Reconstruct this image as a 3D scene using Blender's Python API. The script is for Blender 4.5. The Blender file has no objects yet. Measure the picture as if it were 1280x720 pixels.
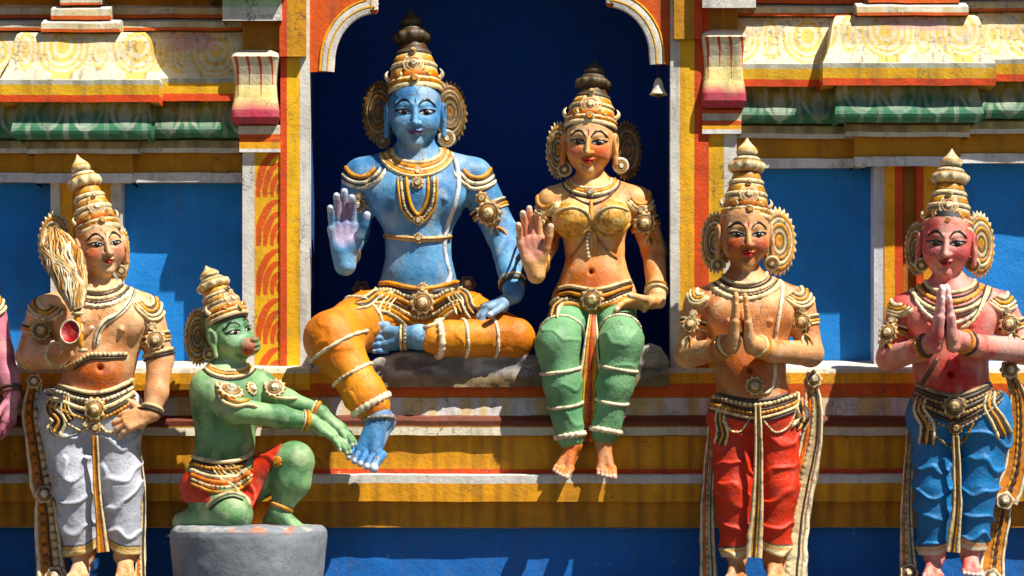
import bpy, math, random
import numpy as np
random.seed(7); rng = np.random.default_rng(7)
SC = bpy.context.scene
COL = SC.collection
PI = math.pi

# ------------------------------------------------------------------ world <-> photo measure
# camera at (0,-D,0), level; at the wall plane (y = 0) one photo pixel is 1/300 m
D = 12.0
CX, CY = 640.0, 600.0
def P(px, py, y=0.0):
    s = (D + y) / (300.0 * D)
    return np.array([(px - CX) * s, y, (CY - py) * s])
def PA(px, py, y):
    px, py, y = np.broadcast_arrays(np.asarray(px, float), np.asarray(py, float), np.asarray(y, float))
    s = (D + y) / (300.0 * D)
    return np.stack([(px - CX) * s, y, (CY - py) * s], -1)

def lin(c):
    c = np.asarray(c, float)
    return np.where(c <= .04045, c / 12.92, ((c + .055) / 1.055) ** 2.4)
def C3(r, g, b): return lin(np.array([r, g, b]) / 255.0)
CREAM = C3(224, 206, 162); IVORY = C3(236, 224, 194); GOLD = C3(210, 150, 66); ORNG = C3(214, 92, 24)
DARK = C3(62, 50, 42); GREY = C3(150, 148, 142); WHITE = C3(226, 226, 226); BLACK = C3(18, 16, 18)
YEL = C3(242, 170, 14); REDO = C3(218, 74, 8); BLUEW = C3(0, 126, 212)

# ------------------------------------------------------------------ tiny value noise (numpy)
_perm = rng.random((32, 32, 32))
def vnoise(Q):
    Q = np.asarray(Q, float); i = np.floor(Q).astype(int); f = Q - i; f = f * f * (3 - 2 * f)
    r = 0
    for dx in (0, 1):
        for dy in (0, 1):
            for dz in (0, 1):
                w = (f[..., 0] if dx else 1 - f[..., 0]) * (f[..., 1] if dy else 1 - f[..., 1]) * (f[..., 2] if dz else 1 - f[..., 2])
                r = r + w * _perm[(i[..., 0] + dx) % 32, (i[..., 1] + dy) % 32, (i[..., 2] + dz) % 32]
    return r
def fbm(Q, n=3):
    r = 0; a = .5
    for _ in range(n):
        r = r + a * vnoise(Q); Q = Q * 2.03 + 7.1; a *= .5
    return r / (1 - .5 ** n)
def mixc(a, b, t):
    t = np.clip(np.asarray(t, float), 0, 1)[..., None]
    return a * (1 - t) + b * t
def sstep(a, b, x):
    t = np.clip((x - a) / (b - a), 0, 1); return t * t * (3 - 2 * t)

# ------------------------------------------------------------------ materials
def paint(name, rough=.5, dirt=.35, streak=.3, bump=.25, bscale=60., var=.25, coat=0.0, chip=.0):
    m = bpy.data.materials.new(name); m.use_nodes = True
    nt = m.node_tree; N = nt.nodes; L = nt.links
    b = N['Principled BSDF']
    at = N.new('ShaderNodeAttribute'); at.attribute_name = 'Col'
    tc = N.new('ShaderNodeTexCoord')
    def noise(scale, detail=5., vec=None, rgh=.6):
        n = N.new('ShaderNodeTexNoise'); n.inputs['Scale'].default_value = scale
        n.inputs['Detail'].default_value = detail; n.inputs['Roughness'].default_value = rgh
        L.new(vec if vec else tc.outputs['Object'], n.inputs['Vector']); return n.outputs['Fac']
    def mrange(x, a, c, lo, hi):
        n = N.new('ShaderNodeMapRange'); n.inputs[1].default_value = a; n.inputs[2].default_value = c
        n.inputs[3].default_value = lo; n.inputs[4].default_value = hi; L.new(x, n.inputs[0]); return n.outputs[0]
    def mix(fac, A, B, mode='MIX'):
        n = N.new('ShaderNodeMix'); n.data_type = 'RGBA'; n.blend_type = mode
        if isinstance(fac, float): n.inputs[0].default_value = fac
        else: L.new(fac, n.inputs[0])
        for s, i in ((A, 6), (B, 7)):
            if isinstance(s, tuple): n.inputs[i].default_value = s
            else: L.new(s, n.inputs[i])
        return n.outputs[2]
    def math2(op, a, c):
        n = N.new('ShaderNodeMath'); n.operation = op
        for s, i in ((a, 0), (c, 1)):
            if isinstance(s, float): n.inputs[i].default_value = s
            else: L.new(s, n.inputs[i])
        return n.outputs[0]
    big = noise(5., 6.); mid = noise(22., 6., rgh=.7); fine = noise(bscale * 2.2, 4.)
    v = mrange(big, .3, .7, 1 - var, 1 + var * .35)
    hs = N.new('ShaderNodeHueSaturation'); L.new(at.outputs['Color'], hs.inputs['Color']); L.new(v, hs.inputs['Value'])
    L.new(mrange(mid, .3, .7, 1.14, .98), hs.inputs['Saturation'])
    c = hs.outputs['Color']
    # rain streaks (long vertical stains)
    mp = N.new('ShaderNodeMapping'); mp.inputs['Scale'].default_value = (26, 26, 2.2); L.new(tc.outputs['Object'], mp.inputs['Vector'])
    st = noise(1., 5., mp.outputs['Vector'])
    if streak > 0: c = mix(mrange(st, .52, .78, 0., streak), c, (.055, .048, .04, 1))
    # grime blotches
    if dirt > 0: c = mix(mrange(mid, .56, .8, 0., dirt), c, (.07, .058, .045, 1))
    # soot and damp in broad patches, hairline cracks
    if dirt > 0:
        c = mix(mrange(noise(2.6, 5., rgh=.6), .5, .72, 0., dirt * .55), c, (.16, .115, .07, 1), 'MULTIPLY')
        vo = N.new('ShaderNodeTexVoronoi'); vo.feature = 'DISTANCE_TO_EDGE'; vo.inputs['Scale'].default_value = 11.
        wv = N.new('ShaderNodeVectorMath'); wv.operation = 'ADD'; L.new(tc.outputs['Object'], wv.inputs[0])
        nz = N.new('ShaderNodeTexNoise'); nz.inputs['Scale'].default_value = 14.; nz.inputs['Detail'].default_value = 4.; L.new(tc.outputs['Object'], nz.inputs['Vector'])
        sc_ = N.new('ShaderNodeVectorMath'); sc_.operation = 'SCALE'; sc_.inputs['Scale'].default_value = .12; L.new(nz.outputs['Color'], sc_.inputs[0]); L.new(sc_.outputs[0], wv.inputs[1]); L.new(wv.outputs[0], vo.inputs['Vector'])
        cr = math2('MULTIPLY', mrange(vo.outputs['Distance'], .004, .022, 1., 0.), mrange(noise(4.3, 3.), .52, .6, 0., min(1., dirt * 1.3)))
        c = mix(cr, c, (.06, .045, .035, 1))
    # rubbed paint showing pale plaster
    if chip > 0:
        ch = math2('MULTIPLY', mrange(noise(34., 8., rgh=.75), .63, .66, 0., 1.), mrange(big, .45, .6, 0., chip))
        c = mix(ch, c, (.5, .47, .42, 1))
        sp = math2('MULTIPLY', mrange(noise(75., 4., rgh=.7), .66, .69, 0., 1.), mrange(noise(3.1, 3.), .5, .62, 0., .85))
        c = mix(sp, c, (.035, .03, .027, 1))
    L.new(c, b.inputs['Base Color'])
    L.new(mrange(mid, .3, .75, rough - .08, rough + .16), b.inputs['Roughness'])
    bp = N.new('ShaderNodeBump'); bp.inputs['Strength'].default_value = bump; bp.inputs['Distance'].default_value = .006
    h = math2('ADD', math2('MULTIPLY', noise(bscale, 5., rgh=.65), 1.), math2('MULTIPLY', fine, .4))
    L.new(h, bp.inputs['Height']); L.new(bp.outputs['Normal'], b.inputs['Normal'])
    b.inputs['Specular IOR Level'].default_value = .4
    b.inputs['Coat Weight'].default_value = coat; b.inputs['Coat Roughness'].default_value = .25
    return m
M_WALL = paint('painted_plaster', .66, .5, .5, .5, 45., .3, 0, .8)
M_PANEL = paint('blue_wall_paint', .62, .2, .36, .5, 40., .2, 0, .3)
M_NICHE = paint('niche_plaster', .85, .3, .5, .25, 45., .1, 0, .0)
M_SKIN = paint('enamel_body_paint', .50, .6, .22, .55, 55., .36, .0, .75)
M_CLOTH = paint('enamel_cloth_paint', .52, .6, .22, .55, 60., .34, .0, .75)
M_GILD = paint('gilded_ornament_paint', .45, .6, .0, .4, 90., .3, .05, .35)
M_DRUM = paint('grey_drum_paint', .6, .3, .25, .4, 40., .2, 0, .3)
M_EYE = paint('eye_paint', .3, 0., 0., .0, 60., .05, .2)
M_STONE = paint('weathered_stone', .8, .75, .4, .9, 30., .4, 0, .6)
M_EARTH = paint('dry_earth', .9, .2, 0., .2, 5., .3)

# ------------------------------------------------------------------ objects
def top(name, label, cat, loc, group=None):
    o = bpy.data.objects.new(name, None); COL.objects.link(o)
    o.location = loc; o.empty_display_size = .1
    o['label'] = label; o['category'] = cat
    if group: o['group'] = group
    return o
def worldloc(o):
    v = np.array(o.location); p = o.parent
    while p: v = v + np.array(p.location); p = p.parent
    return v
class MB:
    def __init__(s): s.v = []; s.f = []; s.c = []; s.n = 0
    def add(s, v, f, c):
        v = np.asarray(v, float).reshape(-1, 3); c = np.asarray(c, float)
        if c.ndim == 1: c = np.tile(c, (len(v), 1))
        s.v.append(v); s.c.append(c.reshape(-1, 3))
        if isinstance(f, np.ndarray): s.f.extend((f + s.n).tolist())
        else: s.f.extend([[i + s.n for i in q] for q in f])
        s.n += len(v); return s
    def build(s, name, mat, parent=None, smooth=True, label=None):
        me = bpy.data.meshes.new(name)
        V = np.concatenate(s.v); Cc = np.concatenate(s.c)
        if parent is not None: V = V - worldloc(parent)
        me.from_pydata(V.tolist(), [], s.f)
        a = me.color_attributes.new('Col', 'FLOAT_COLOR', 'POINT')
        a.data.foreach_set('color', np.concatenate([Cc, np.ones((len(Cc), 1))], 1).astype(np.float32).ravel())
        if smooth: me.polygons.foreach_set('use_smooth', [True] * len(me.polygons))
        me.materials.append(mat); me.update()
        o = bpy.data.objects.new(name, me); COL.objects.link(o)
        if parent is not None: o.parent = parent
        if label: o['label'] = label
        return o
def gridfaces(nu, nv, cu=False, cv=False):
    iu = np.arange(nu if cu else nu - 1); iv = np.arange(nv if cv else nv - 1)
    A, B = np.meshgrid(iu, iv, indexing='ij'); A2 = (A + 1) % nu; B2 = (B + 1) % nv
    return np.stack([A * nv + B, A2 * nv + B, A2 * nv + B2, A * nv + B2], -1).reshape(-1, 4)
def nrm(v):
    v = np.asarray(v, float); return v / (np.linalg.norm(v, axis=-1, keepdims=True) + 1e-12)
def basis(n):
    n = nrm(n); a = np.array([0, 0, 1.]) if abs(n[2]) < .9 else np.array([1., 0, 0])
    u = nrm(np.cross(a, n)); w = np.cross(n, u); return u, w, n

def lathe(mb, base, axis, prof, seg=28, petal=None, sx=1., u=None):
    """prof: list of (h, r, colour) along the axis from base (metres)."""
    if u is None: uu, ww, n = basis(axis)
    else:
        n = nrm(axis); uu = nrm(u - n * np.dot(u, n)); ww = np.cross(n, uu)
    th = np.linspace(0, 2 * PI, seg, endpoint=False)
    V = []; Cc = []
    for i, (h, r, c) in enumerate(prof):
        rr = r * np.ones(seg)
        if petal is not None and petal.get(i): k, a = petal[i]; rr = r * (1 + a * np.cos(k * th))
        V.append(base + n * h + uu * (np.cos(th) * rr * sx)[:, None] + ww * (np.sin(th) * rr)[:, None])
        Cc.append(np.tile(c, (seg, 1)))
    m = len(prof)
    mb.add(np.concatenate(V), gridfaces(m, seg, False, True), np.concatenate(Cc))
    # close ends
    for ring, (h, r, c) in ((0, prof[0]), (m - 1, prof[-1])):
        if r > 1e-4:
            v = np.concatenate([V[ring], [base + n * h]])
            f = [[i, (i + 1) % seg, seg] for i in range(seg)]
            mb.add(v, f, c)
def ball(mb, c, r, col, seg=8, rings=5):
    r = np.broadcast_to(np.asarray(r, float), (3,))
    ph = np.linspace(0, PI, rings + 1); th = np.linspace(0, 2 * PI, seg, endpoint=False)
    A, B = np.meshgrid(ph, th, indexing='ij')
    v = np.stack([np.sin(A) * np.cos(B) * r[0], np.sin(A) * np.sin(B) * r[1], np.cos(A) * r[2]], -1).reshape(-1, 3) + c
    mb.add(v, gridfaces(rings + 1, seg, False, True), col)
def spline(pts, step):
    p = np.asarray(pts, float)
    if len(p) == 2: q = p
    e = np.concatenate([[2 * p[0] - p[1]], p, [2 * p[-1] - p[-2]]])
    out = []
    for i in range(1, len(e) - 2):
        a, b, c, d = e[i - 1], e[i], e[i + 1], e[i + 2]
        n = max(2, int(np.linalg.norm(c - b) / step))
        t = np.linspace(0, 1, n, endpoint=False)[:, None]
        out.append(.5 * ((2 * b) + (-a + c) * t + (2 * a - 5 * b + 4 * c - d) * t ** 2 + (-a + 3 * b - 3 * c + d) * t ** 3))
    out.append(p[-1:]); return np.concatenate(out)
def sweep(mb, pts, nor, w, th, col, closed=False, sec=8, bead=None, taper=0., lift=0., col2=None, prof=None):
    """flattened tube along pts; nor = outward normals; w half width, th half thickness."""
    pts = np.asarray(pts, float); nor = np.asarray(nor, float); n = len(pts)
    if n < 2: return
    t = (np.roll(pts, -1, 0) - np.roll(pts, 1, 0)) if closed else np.gradient(pts, axis=0)
    t = nrm(t); nn = nrm(nor - t * np.sum(nor * t, -1, keepdims=True)); b = np.cross(t, nn)
    arc = np.concatenate([[0], np.cumsum(np.linalg.norm(np.diff(pts, axis=0), axis=1))])
    k = np.ones(n)
    if bead: k = .62 + .38 * np.abs(np.sin(arc * PI / bead))
    if taper and not closed:
        s = arc / arc[-1]; k = k * np.clip(np.minimum(s, 1 - s) / taper, .12, 1) ** .6
    W = np.broadcast_to(np.asarray(w, float), (n,)) * k; T = np.broadcast_to(np.asarray(th, float), (n,)) * k
    a = np.linspace(0, 2 * PI, sec, endpoint=False)
    ring = pts[:, None] + nn[:, None] * (lift + np.sin(a)[None, :, None] * T[:, None, None]) + b[:, None] * (np.cos(a)[None, :, None] * W[:, None, None])
    if col2 is not None:
        f = (np.abs(np.sin(arc * PI / (bead or .01))) > .45) * 1.
        cc = np.repeat((col2[None] * (1 - f[:, None]) + col[None] * f[:, None])[:, None], sec, 1)
    else: cc = np.tile(col, (n, sec, 1))
    mb.add(ring.reshape(-1, 3), gridfaces(n, sec, closed, True), cc.reshape(-1, 3))
    if not closed:
        for i in (0, n - 1):
            mb.add(np.concatenate([ring[i], ring[i].mean(0)[None]]), [[j, (j + 1) % sec, sec] for j in range(sec)], cc[i, 0])
def boxm(mb, lo, hi, col):
    x0, y0, z0 = lo; x1, y1, z1 = hi
    v = [(x0, y0, z0), (x1, y0, z0), (x1, y1, z0), (x0, y1, z0), (x0, y0, z1), (x1, y0, z1), (x1, y1, z1), (x0, y1, z1)]
    for q in ([0, 1, 2, 3], [4, 5, 6, 7], [0, 1, 5, 4], [1, 2, 6, 5], [2, 3, 7, 6], [3, 0, 4, 7]):
        mb.add([v[i] for i in q], [[0, 1, 2, 3]], col)
# ------------------------------------------------------------------ the painted temple front
FAC = top('temple_facade', 'painted yellow, orange and blue temple front with a deep dark niche', 'temple facade', (0, 0, -.45))

FAC.scale = (1, .75, 1)

def molding(mb, x0, x1, prof, yb=None, mitre=(0, 0), dx=.02, ds=.012, colf=None, wob=.0028, ref=None):
    """extrude a profile [(depth y, py, colour of the face that starts here)] along x (photo px); mitre = x shift per metre of recess"""
    yf = min(p[0] for p in prof) if ref is None else ref
    X0 = P(x0, 0, yf)[0]; X1 = P(x1, 0, yf)[0]
    pr = [(y, P(0, py, y)[2], py, c) for (y, py, c) in prof]
    nx = max(2, int((X1 - X0) / dx) + 1)
    s0 = 0
    for i in range(len(pr) - 1):
        (ya, za, pa, ca), (yb_, zb, pb, cb) = pr[i], pr[i + 1]
        ln = math.hypot(yb_ - ya, zb - za); ns = max(2, int(ln / ds) + 1)
        t = np.linspace(0, 1, ns)
        y = ya + (yb_ - ya) * t; z = za + (zb - za) * t
        u = np.linspace(0, 1, nx)
        xa = X0 + (y - yf) * mitre[0]; xb = X1 - (y - yf) * mitre[1]
        Xg = xa[None] + (xb - xa)[None] * u[:, None]
        Yg = np.tile(y, (nx, 1)); Zg = np.tile(z, (nx, 1))
        w = (fbm(np.stack([Xg * 9, Yg * 9 + 3, Zg * 9], -1), 2) - .5) * 2 * wob * 2
        V = np.stack([Xg, Yg + w, Zg + w * .6], -1)
        if callable(ca):
            cc = ca(Xg, (s0 + ln * t)[None].repeat(nx, 0), Zg)
        else: cc = np.tile(ca, (nx, ns, 1))
        mb.add(V.reshape(-1, 3), gridfaces(nx, ns), cc.reshape(-1, 3)); s0 += ln
        # end returns
        B = (yb if yb is not None else max(p[0] for p in prof) + .02)
        for e in (0, -1):
            e0 = np.stack([Xg[e], y, z], -1); e1 = e0.copy(); e1[:, 1] = B
            e1[:, 0] = e0[:, 0]
            cm = ca if not callable(ca) else np.clip(cc[e].mean(0), 0, 1)
            mb.add(np.concatenate([e0, e1]), gridfaces(2, ns), cm)

OCH = C3(204, 142, 18); DOCH = C3(168, 112, 22); PALE = C3(212, 204, 182); BEIGE = C3(198, 180, 128); GRW = C3(214, 212, 206)
MAROON = C3(112, 52, 30); GREEN = C3(52, 116, 86); LGREEN = C3(140, 190, 150); PINK = C3(196, 96, 110); COLD = C3(212, 214, 222)

def flames(x0, x1, pa, pb, y):
    XA, XB = P(x0, 0, y)[0], P(x1, 0, y)[0]
    def f(X, S, Z):
        w = XB - XA; u = (X - XA) / w; per = .205
        q = (Z + .05) / per; k = np.floor(q); v = (q - k) * per / w
        n = (fbm(np.stack([X * 20, Z * 20, Z * 0], -1), 2) - .5) * .12
        m = np.zeros_like(X)
        for (cx, cy, r, wd, el) in ((1.0, .06, .86, .13, 1.95), (1.02, .12, .60, .12, 1.9), (1.05, .18, .35, .11, 1.9), (1.06, .22, .14, .08, 1.9)):
            dx_ = (cx - u) + n * .5; dy_ = (v - cy) / el; dd = np.hypot(dx_, dy_) - r; ang = np.degrees(np.arctan2(dy_, dx_))
            wid = wd * np.clip(1.1 - np.abs(ang - 28) / 62, 0, 1) ** .7
            m = np.maximum(m, (np.abs(dd) < wid) & (u > .05) & (u < .985))
        return mixc(C3(230, 176, 50), C3(212, 78, 16), m * .95)
    return f
def lotus(X, S, Z): return None
def stained(base, st, amt=.6):
    def f(X, S, Z):
        a = sstep(.42, .66, vnoise(np.stack([X * 34, Z * 2, Z * 0 + 1], -1))) * amt
        return mixc(base, st, a)
    return f

# --- whole-width base course with the ledge, and the blue dado under it
mb = MB()
molding(mb, -420, 1700, [(.29, 452, GRW), (-.05, 461, PALE), (-.06, 466, YEL), (-.06, 479, ORNG), (-.055, 495, DOCH), (-.055, 497, stained(C3(206, 200, 200), C3(206, 170, 90), .7)),
        (-.075, 519, C3(120, 70, 56)), (-.10, 521, MAROON), (-.118, 526, C3(110, 56, 40)), (-.115, 532, DOCH), (-.115, 534, PALE), (-.12, 544, DOCH), (-.08, 545, OCH),
        (-.08, 546, stained(C3(226, 156, 14), C3(140, 90, 14), .45)), (-.08, 586, REDO), (-.08, 592, GRW), (-.14, 592.5, GRW), (-.15, 594, GRW), (-.15, 604, stained(C3(232, 160, 16), C3(150, 96, 14), .5)), (-.15, 627, OCH), (-.09, 627.5, stained(C3(206, 138, 12), C3(120, 78, 14), .45)), (-.09, 659, OCH),
        (-.02, 659.5, BLUEW)], yb=.4, dx=.016, wob=.0028)
mb.build('base_course', M_WALL, FAC, False)
mb = MB()
molding(mb, -420, 1700, [(-.02, 659.6, C3(34, 104, 186)), (-.02, 737, C3(34, 104, 186))], yb=.4, dx=.03)
mb.build('dado_wall', M_PANEL, FAC, False)
mb = MB()
molding(mb, -420, 1700, [(-.02, 736, C3(90, 84, 74)), (-1.12, 737, C3(120, 110, 92)), (-1.13, 742, YEL), (-1.13, 775, REDO), (-1.13, 790, OCH), (-.55, 792, OCH), (-.55, 1100, BLUEW), (-.55, 1700, BLUEW)], yb=.4, dx=.05)
mb.build('standing_ledge', M_WALL, FAC, False)
mb = MB()
molding(mb, -420, 386, [(.29, 452, GRW), (-.17, 460, PALE), (-.18, 466, YEL), (-.18, 480, C3(226, 150, 30)), (-.175, 487, OCH), (-.06, 489, OCH)], yb=.05, dx=.02, wob=.003)
mb.build('panel_sill', M_WALL, FAC, False)
# --- blue panels at the back of the two bays
for (a, b) in ((-420, 330), (900, 1700)):
    mb = MB(); molding(mb, a, b, [(.30, 205, BLUEW), (.30, 458, BLUEW)], yb=.45, dx=.04)
    mb.build('blue_panel', M_PANEL, FAC, False)
    mb = MB(); molding(mb, a, b + (40 if b < 400 else 0), [(.33, -420, OCH), (.33, 212, OCH)], yb=.45, dx=.06)
    mb.build('backing_wall', M_WALL, FAC, False)

def bay_run(x0, x1, dy, dz, mit, seg):
    """one run of the bay entablature; seg chooses the px extents of each member"""
    Y = lambda v: v + dy
    o = dz
    parts = {}
    m = MB(); molding(m, seg['slope'][0], seg['slope'][1], [(Y(.14), 40 + o, swirl), (Y(.115), 42 + o, swirl), (Y(.095), 50 + o, swirl), (Y(.082), 62 + o, swirl), (Y(.066), 76 + o, swirl), (Y(.035), 88 + o, swirl), (Y(0.002), 97 + o, GRW), (Y(0), 98 + o, stained(C3(190, 190, 176), C3(140, 140, 110))),
        (Y(0), 104 + o, stained(C3(224, 178, 58), C3(206, 150, 30))), (Y(0), 117 + o, REDO), (Y(.0), 126 + o, OCH), (Y(.12), 127.5 + o, OCH)], yb=.4, mitre=mit, dx=.0055, ds=.006)
    parts['cornice'] = m
    m = MB(); molding(m, seg['cove'][0], seg['cove'][1], [(Y(.10), 127 + o, petals), (Y(.094), 133 + o, petals), (Y(.082), 140 + o, petals), (Y(.064), 147 + o, petals), (Y(.046), 153 + o, petals), (Y(.035), 158 + o, petals), (Y(.031), 162 + o, petals), (Y(.036), 166 + o, petals), (Y(.052), 170 + o, petals), (Y(.078), 172.5 + o, petals), (Y(.12), 174 + o, DOCH)], yb=.4, mitre=(mit[0] * .5, mit[1] * .5), dx=.005, ds=.005)
    parts['lotus_cove'] = m
    dyl = dy * .6; Y2 = lambda v: v + dyl
    m = MB(); molding(m, seg['strip'][0], seg['strip'][1], [(Y2(.17), 173.5 + o, BEIGE), (Y2(.115), 177 + o, stained(BEIGE, C3(120, 108, 80))), (Y2(.11), 186 + o, GRW), (Y2(.115), 192 + o, DOCH), (Y2(.17), 193 + o, OCH)], yb=.4)
    molding(m, seg['frieze'][0], seg['frieze'][1], [(Y2(.16), 192 + o, OCH), (Y2(.16), 216 + o, OCH), (Y2(.14), 217 + o, WHITE), (Y2(.14), 229 + o, GRW), (Y2(.29), 230 + o, OCH), (Y2(.3), 231 + o, OCH)], yb=.4)
    parts['frieze'] = m
    m = MB(); molding(m, seg['top1'][0], seg['top1'][1], [(Y(.17), 25 + o, GRW), (Y(.075), 28 + o, stained(PALE, C3(200, 176, 110))), (Y(.07), 35 + o, ORNG), (Y(.07), 39 + o, OCH), (Y(.2), 40 + o, OCH)], yb=.4)
    molding(m, seg['top2'][0], seg['top2'][1], [(Y(.22), 8 + o, GRW), (Y(.125), 11 + o, stained(PALE, C3(200, 176, 110))), (Y(.12), 19 + o, ORNG), (Y(.12), 24 + o, OCH), (Y(.25), 25 + o, OCH)], yb=.4)
    parts['string_course'] = m
    return parts
def petals_z(o):
    za, zb = P(0, 127 + o, .05)[2], P(0, 174 + o, .05)[2]
    def f(X, S, Z):
        v = np.clip((Z - zb) / (za - zb), 0, 1); SS = (1 - v) * .16
        per = .16; n = fbm(np.stack([X * 14, SS * 14, Z * 0 + 2], -1), 2) - .5
        k = np.round(X / per); x = np.abs(X - k * per + n * .02)
        c = mixc(GREEN, C3(172, 160, 78), sstep(.35, .9, v + n * .5))
        hw = .058 * np.sqrt(np.clip((v - .10) / .5, 0, 1)) * (1.12 - .2 * v)
        outline = 1 - sstep(.006, .0105, np.abs(x - hw))
        drop = 1 - sstep(.012, .018, x - .012 * np.clip(1 - ((v - .45) / .4) ** 2, -2, 1))
        side = (1 - sstep(.004, .008, np.abs(x - .076))) * (v < .85)
        m = np.clip(outline * .8 + drop * .7 * (v > .12) * (v < .85) + side * .6, 0, 1) * (.45 + .55 * sstep(.35, .6, n + .5))
        c = mixc(c, C3(196, 200, 186), m * .75)
        drip = sstep(.5, .8, vnoise(np.stack([X * 60, SS * 10, Z * 0], -1))) * sstep(.6, 1., v)
        return mixc(c, C3(60, 58, 44), drip * .55)
    return f
def swirl_z(o):
    za, zb = P(0, 40 + o, .05)[2], P(0, 98 + o, .05)[2]
    def f(X, S, Z):
        v = np.clip((za - Z) / (za - zb), 0, 1); s2 = v * .2
        per = .31; n = fbm(np.stack([X * 12, s2 * 12, Z * 0 + 2], -1), 3)
        k = np.round(X / per); x = X - k * per; wob = (n - .5) * .03
        r = np.sqrt(x ** 2 + ((v - .40) * .17) ** 2) + wob * .5
        below = v > .30
        f_ = (r < .030) | ((r > .044) & (r < .060)) | ((r > .074) & (r < .084) & below) | ((r > .096) & (r < .108) & below)
        xh = per / 2 - np.abs(x) + wob * .6
        d2 = np.sqrt((xh / .034) ** 2 + ((v - .48) / .46) ** 2)
        leaf = (d2 < .42) | ((d2 > .72) & (d2 < 1.0))
        fade = .3 + .7 * sstep(.3, .5, fbm(np.stack([X * 7, s2 * 9, Z * 0 + 9], -1), 3) + .1)
        m = np.clip(f_ * .9 + leaf * .75, 0, 1) * fade
        c = mixc(C3(224, 214, 184), C3(234, 192, 84), m * .9)
        pk = sstep(.6, .75, fbm(np.stack([X * 3 + 5, s2 * 5, Z * 0 + 4], -1), 2)) * (v < .4)
        c = mixc(c, C3(222, 160, 172), pk * .6)
        sp = (fbm(np.stack([X * 95, s2 * 95, Z * 0], -1), 2) > .70) & (fbm(np.stack([X * 9, s2 * 14, Z * 0 + 6], -1), 3) > .53)
        return mixc(c, C3(74, 66, 60), sp * .5)
    return f
def put_bay(parts):
    for k, m in parts.items(): m.build(k, M_WALL, FAC, False)
for dy, o, mit, seg in (
    (0, 0, (0, 0), dict(slope=(150, 303), cove=(150, 303), strip=(150, 303), frieze=(150, 303), top1=(140, 303), top2=(130, 303))),
    (0, 0, (0, 0), dict(slope=(-420, 30), cove=(-420, 30), strip=(-420, 50), frieze=(-420, 55), top1=(-420, 55), top2=(-420, 65))),
    (-.17, 0, (.5, .5), dict(slope=(-3, 197), cove=(12, 187), strip=(34, 172), frieze=(43, 165), top1=(50, 148), top2=(63, 137))),
    (0, -18, (0, 0), dict(slope=(900, 1075), cove=(900, 1075), strip=(900, 1080), frieze=(900, 1080), top1=(900, 1080), top2=(900, 1090))),
    (0, -24, (0, 0), dict(slope=(1215, 1700), cove=(1215, 1700), strip=(1195, 1700), frieze=(1190, 1700), top1=(1200, 1700), top2=(1190, 1700))),
    (-.17, -21, (.5, .5), dict(slope=(1030, 1247), cove=(1045, 1232), strip=(1058, 1212), frieze=(1069, 1201), top1=(1072, 1212), top2=(1086, 1200)))):
    swirl = swirl_z(o); petals = petals_z(o)
    put_bay(bay_run(0, 0, dy, o, mit, seg))
# pieces of wall above the entablature
mb = MB()
molding(mb, -420, 303, [(.2, -420, OCH), (.2, 12, OCH)], yb=.45, dx=.05)
molding(mb, -420, 303, [(.15, -60, OCH), (.02, -45, PALE), (.0, -34, YEL), (.0, -16, REDO), (.0, -8, OCH), (.15, -6, OCH)], yb=.45, dx=.03)
molding(mb, 75, 126, [(.02, -60, OCH), (.0, -8, OCH), (-.02, -4, PALE), (-.02, 3, ORNG), (-.02, 6, OCH), (.15, 8, OCH)], yb=.45, dx=.03)
mb.build('upper_wall', M_WALL, FAC, False)
mb = MB()
molding(mb, 930, 1700, [(.2, -420, OCH), (.2, -8, OCH)], yb=.45, dx=.05)
molding(mb, 930, 1700, [(.15, -80, OCH), (.02, -65, PALE), (.0, -54, YEL), (.0, -32, REDO), (.0, -22, OCH), (.15, -20, OCH)], yb=.45, dx=.03)
molding(mb, 1105, 1180, [(.02, -80, OCH), (.0, -28, OCH), (-.02, -24, PALE), (-.02, -15, ORNG), (-.02, -11, OCH), (.15, -10, OCH)], yb=.45, dx=.03)
mb.build('upper_wall', M_WALL, FAC, False)
# --- slim pilasters standing on the blue panels
def vstrips(mb, strips, pa, pb, y, yb, dx=.012):
    for (a, b, c, dyy) in strips:
        molding(mb, a, b, [(y + dyy, pa, c), (y + dyy, pb, c)], yb=yb, dx=dx, ds=.03, wob=.001)
mb = MB(); vstrips(mb, [(65, 77, GRW, 0), (77, 92, YEL, -.003), (92, 106, OCH, .02), (106, 122, REDO, .004), (122, 140, YEL, -.002), (140, 153, GRW, 0)], 228, 461, .155, .31)
mb.build('slim_pilaster', M_WALL, FAC, False)
mb = MB(); vstrips(mb, [(1091, 1104, COLD, 0), (1104, 1117, YEL, -.003), (1117, 1127, REDO, -.001), (1127, 1144, DOCH, .035), (1144, 1153, REDO, -.001), (1153, 1170, YEL, -.003), (1170, 1180, GRW, 0)], 208, 461, .155, .31)
mb.build('slim_pilaster', M_WALL, FAC, False)

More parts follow.
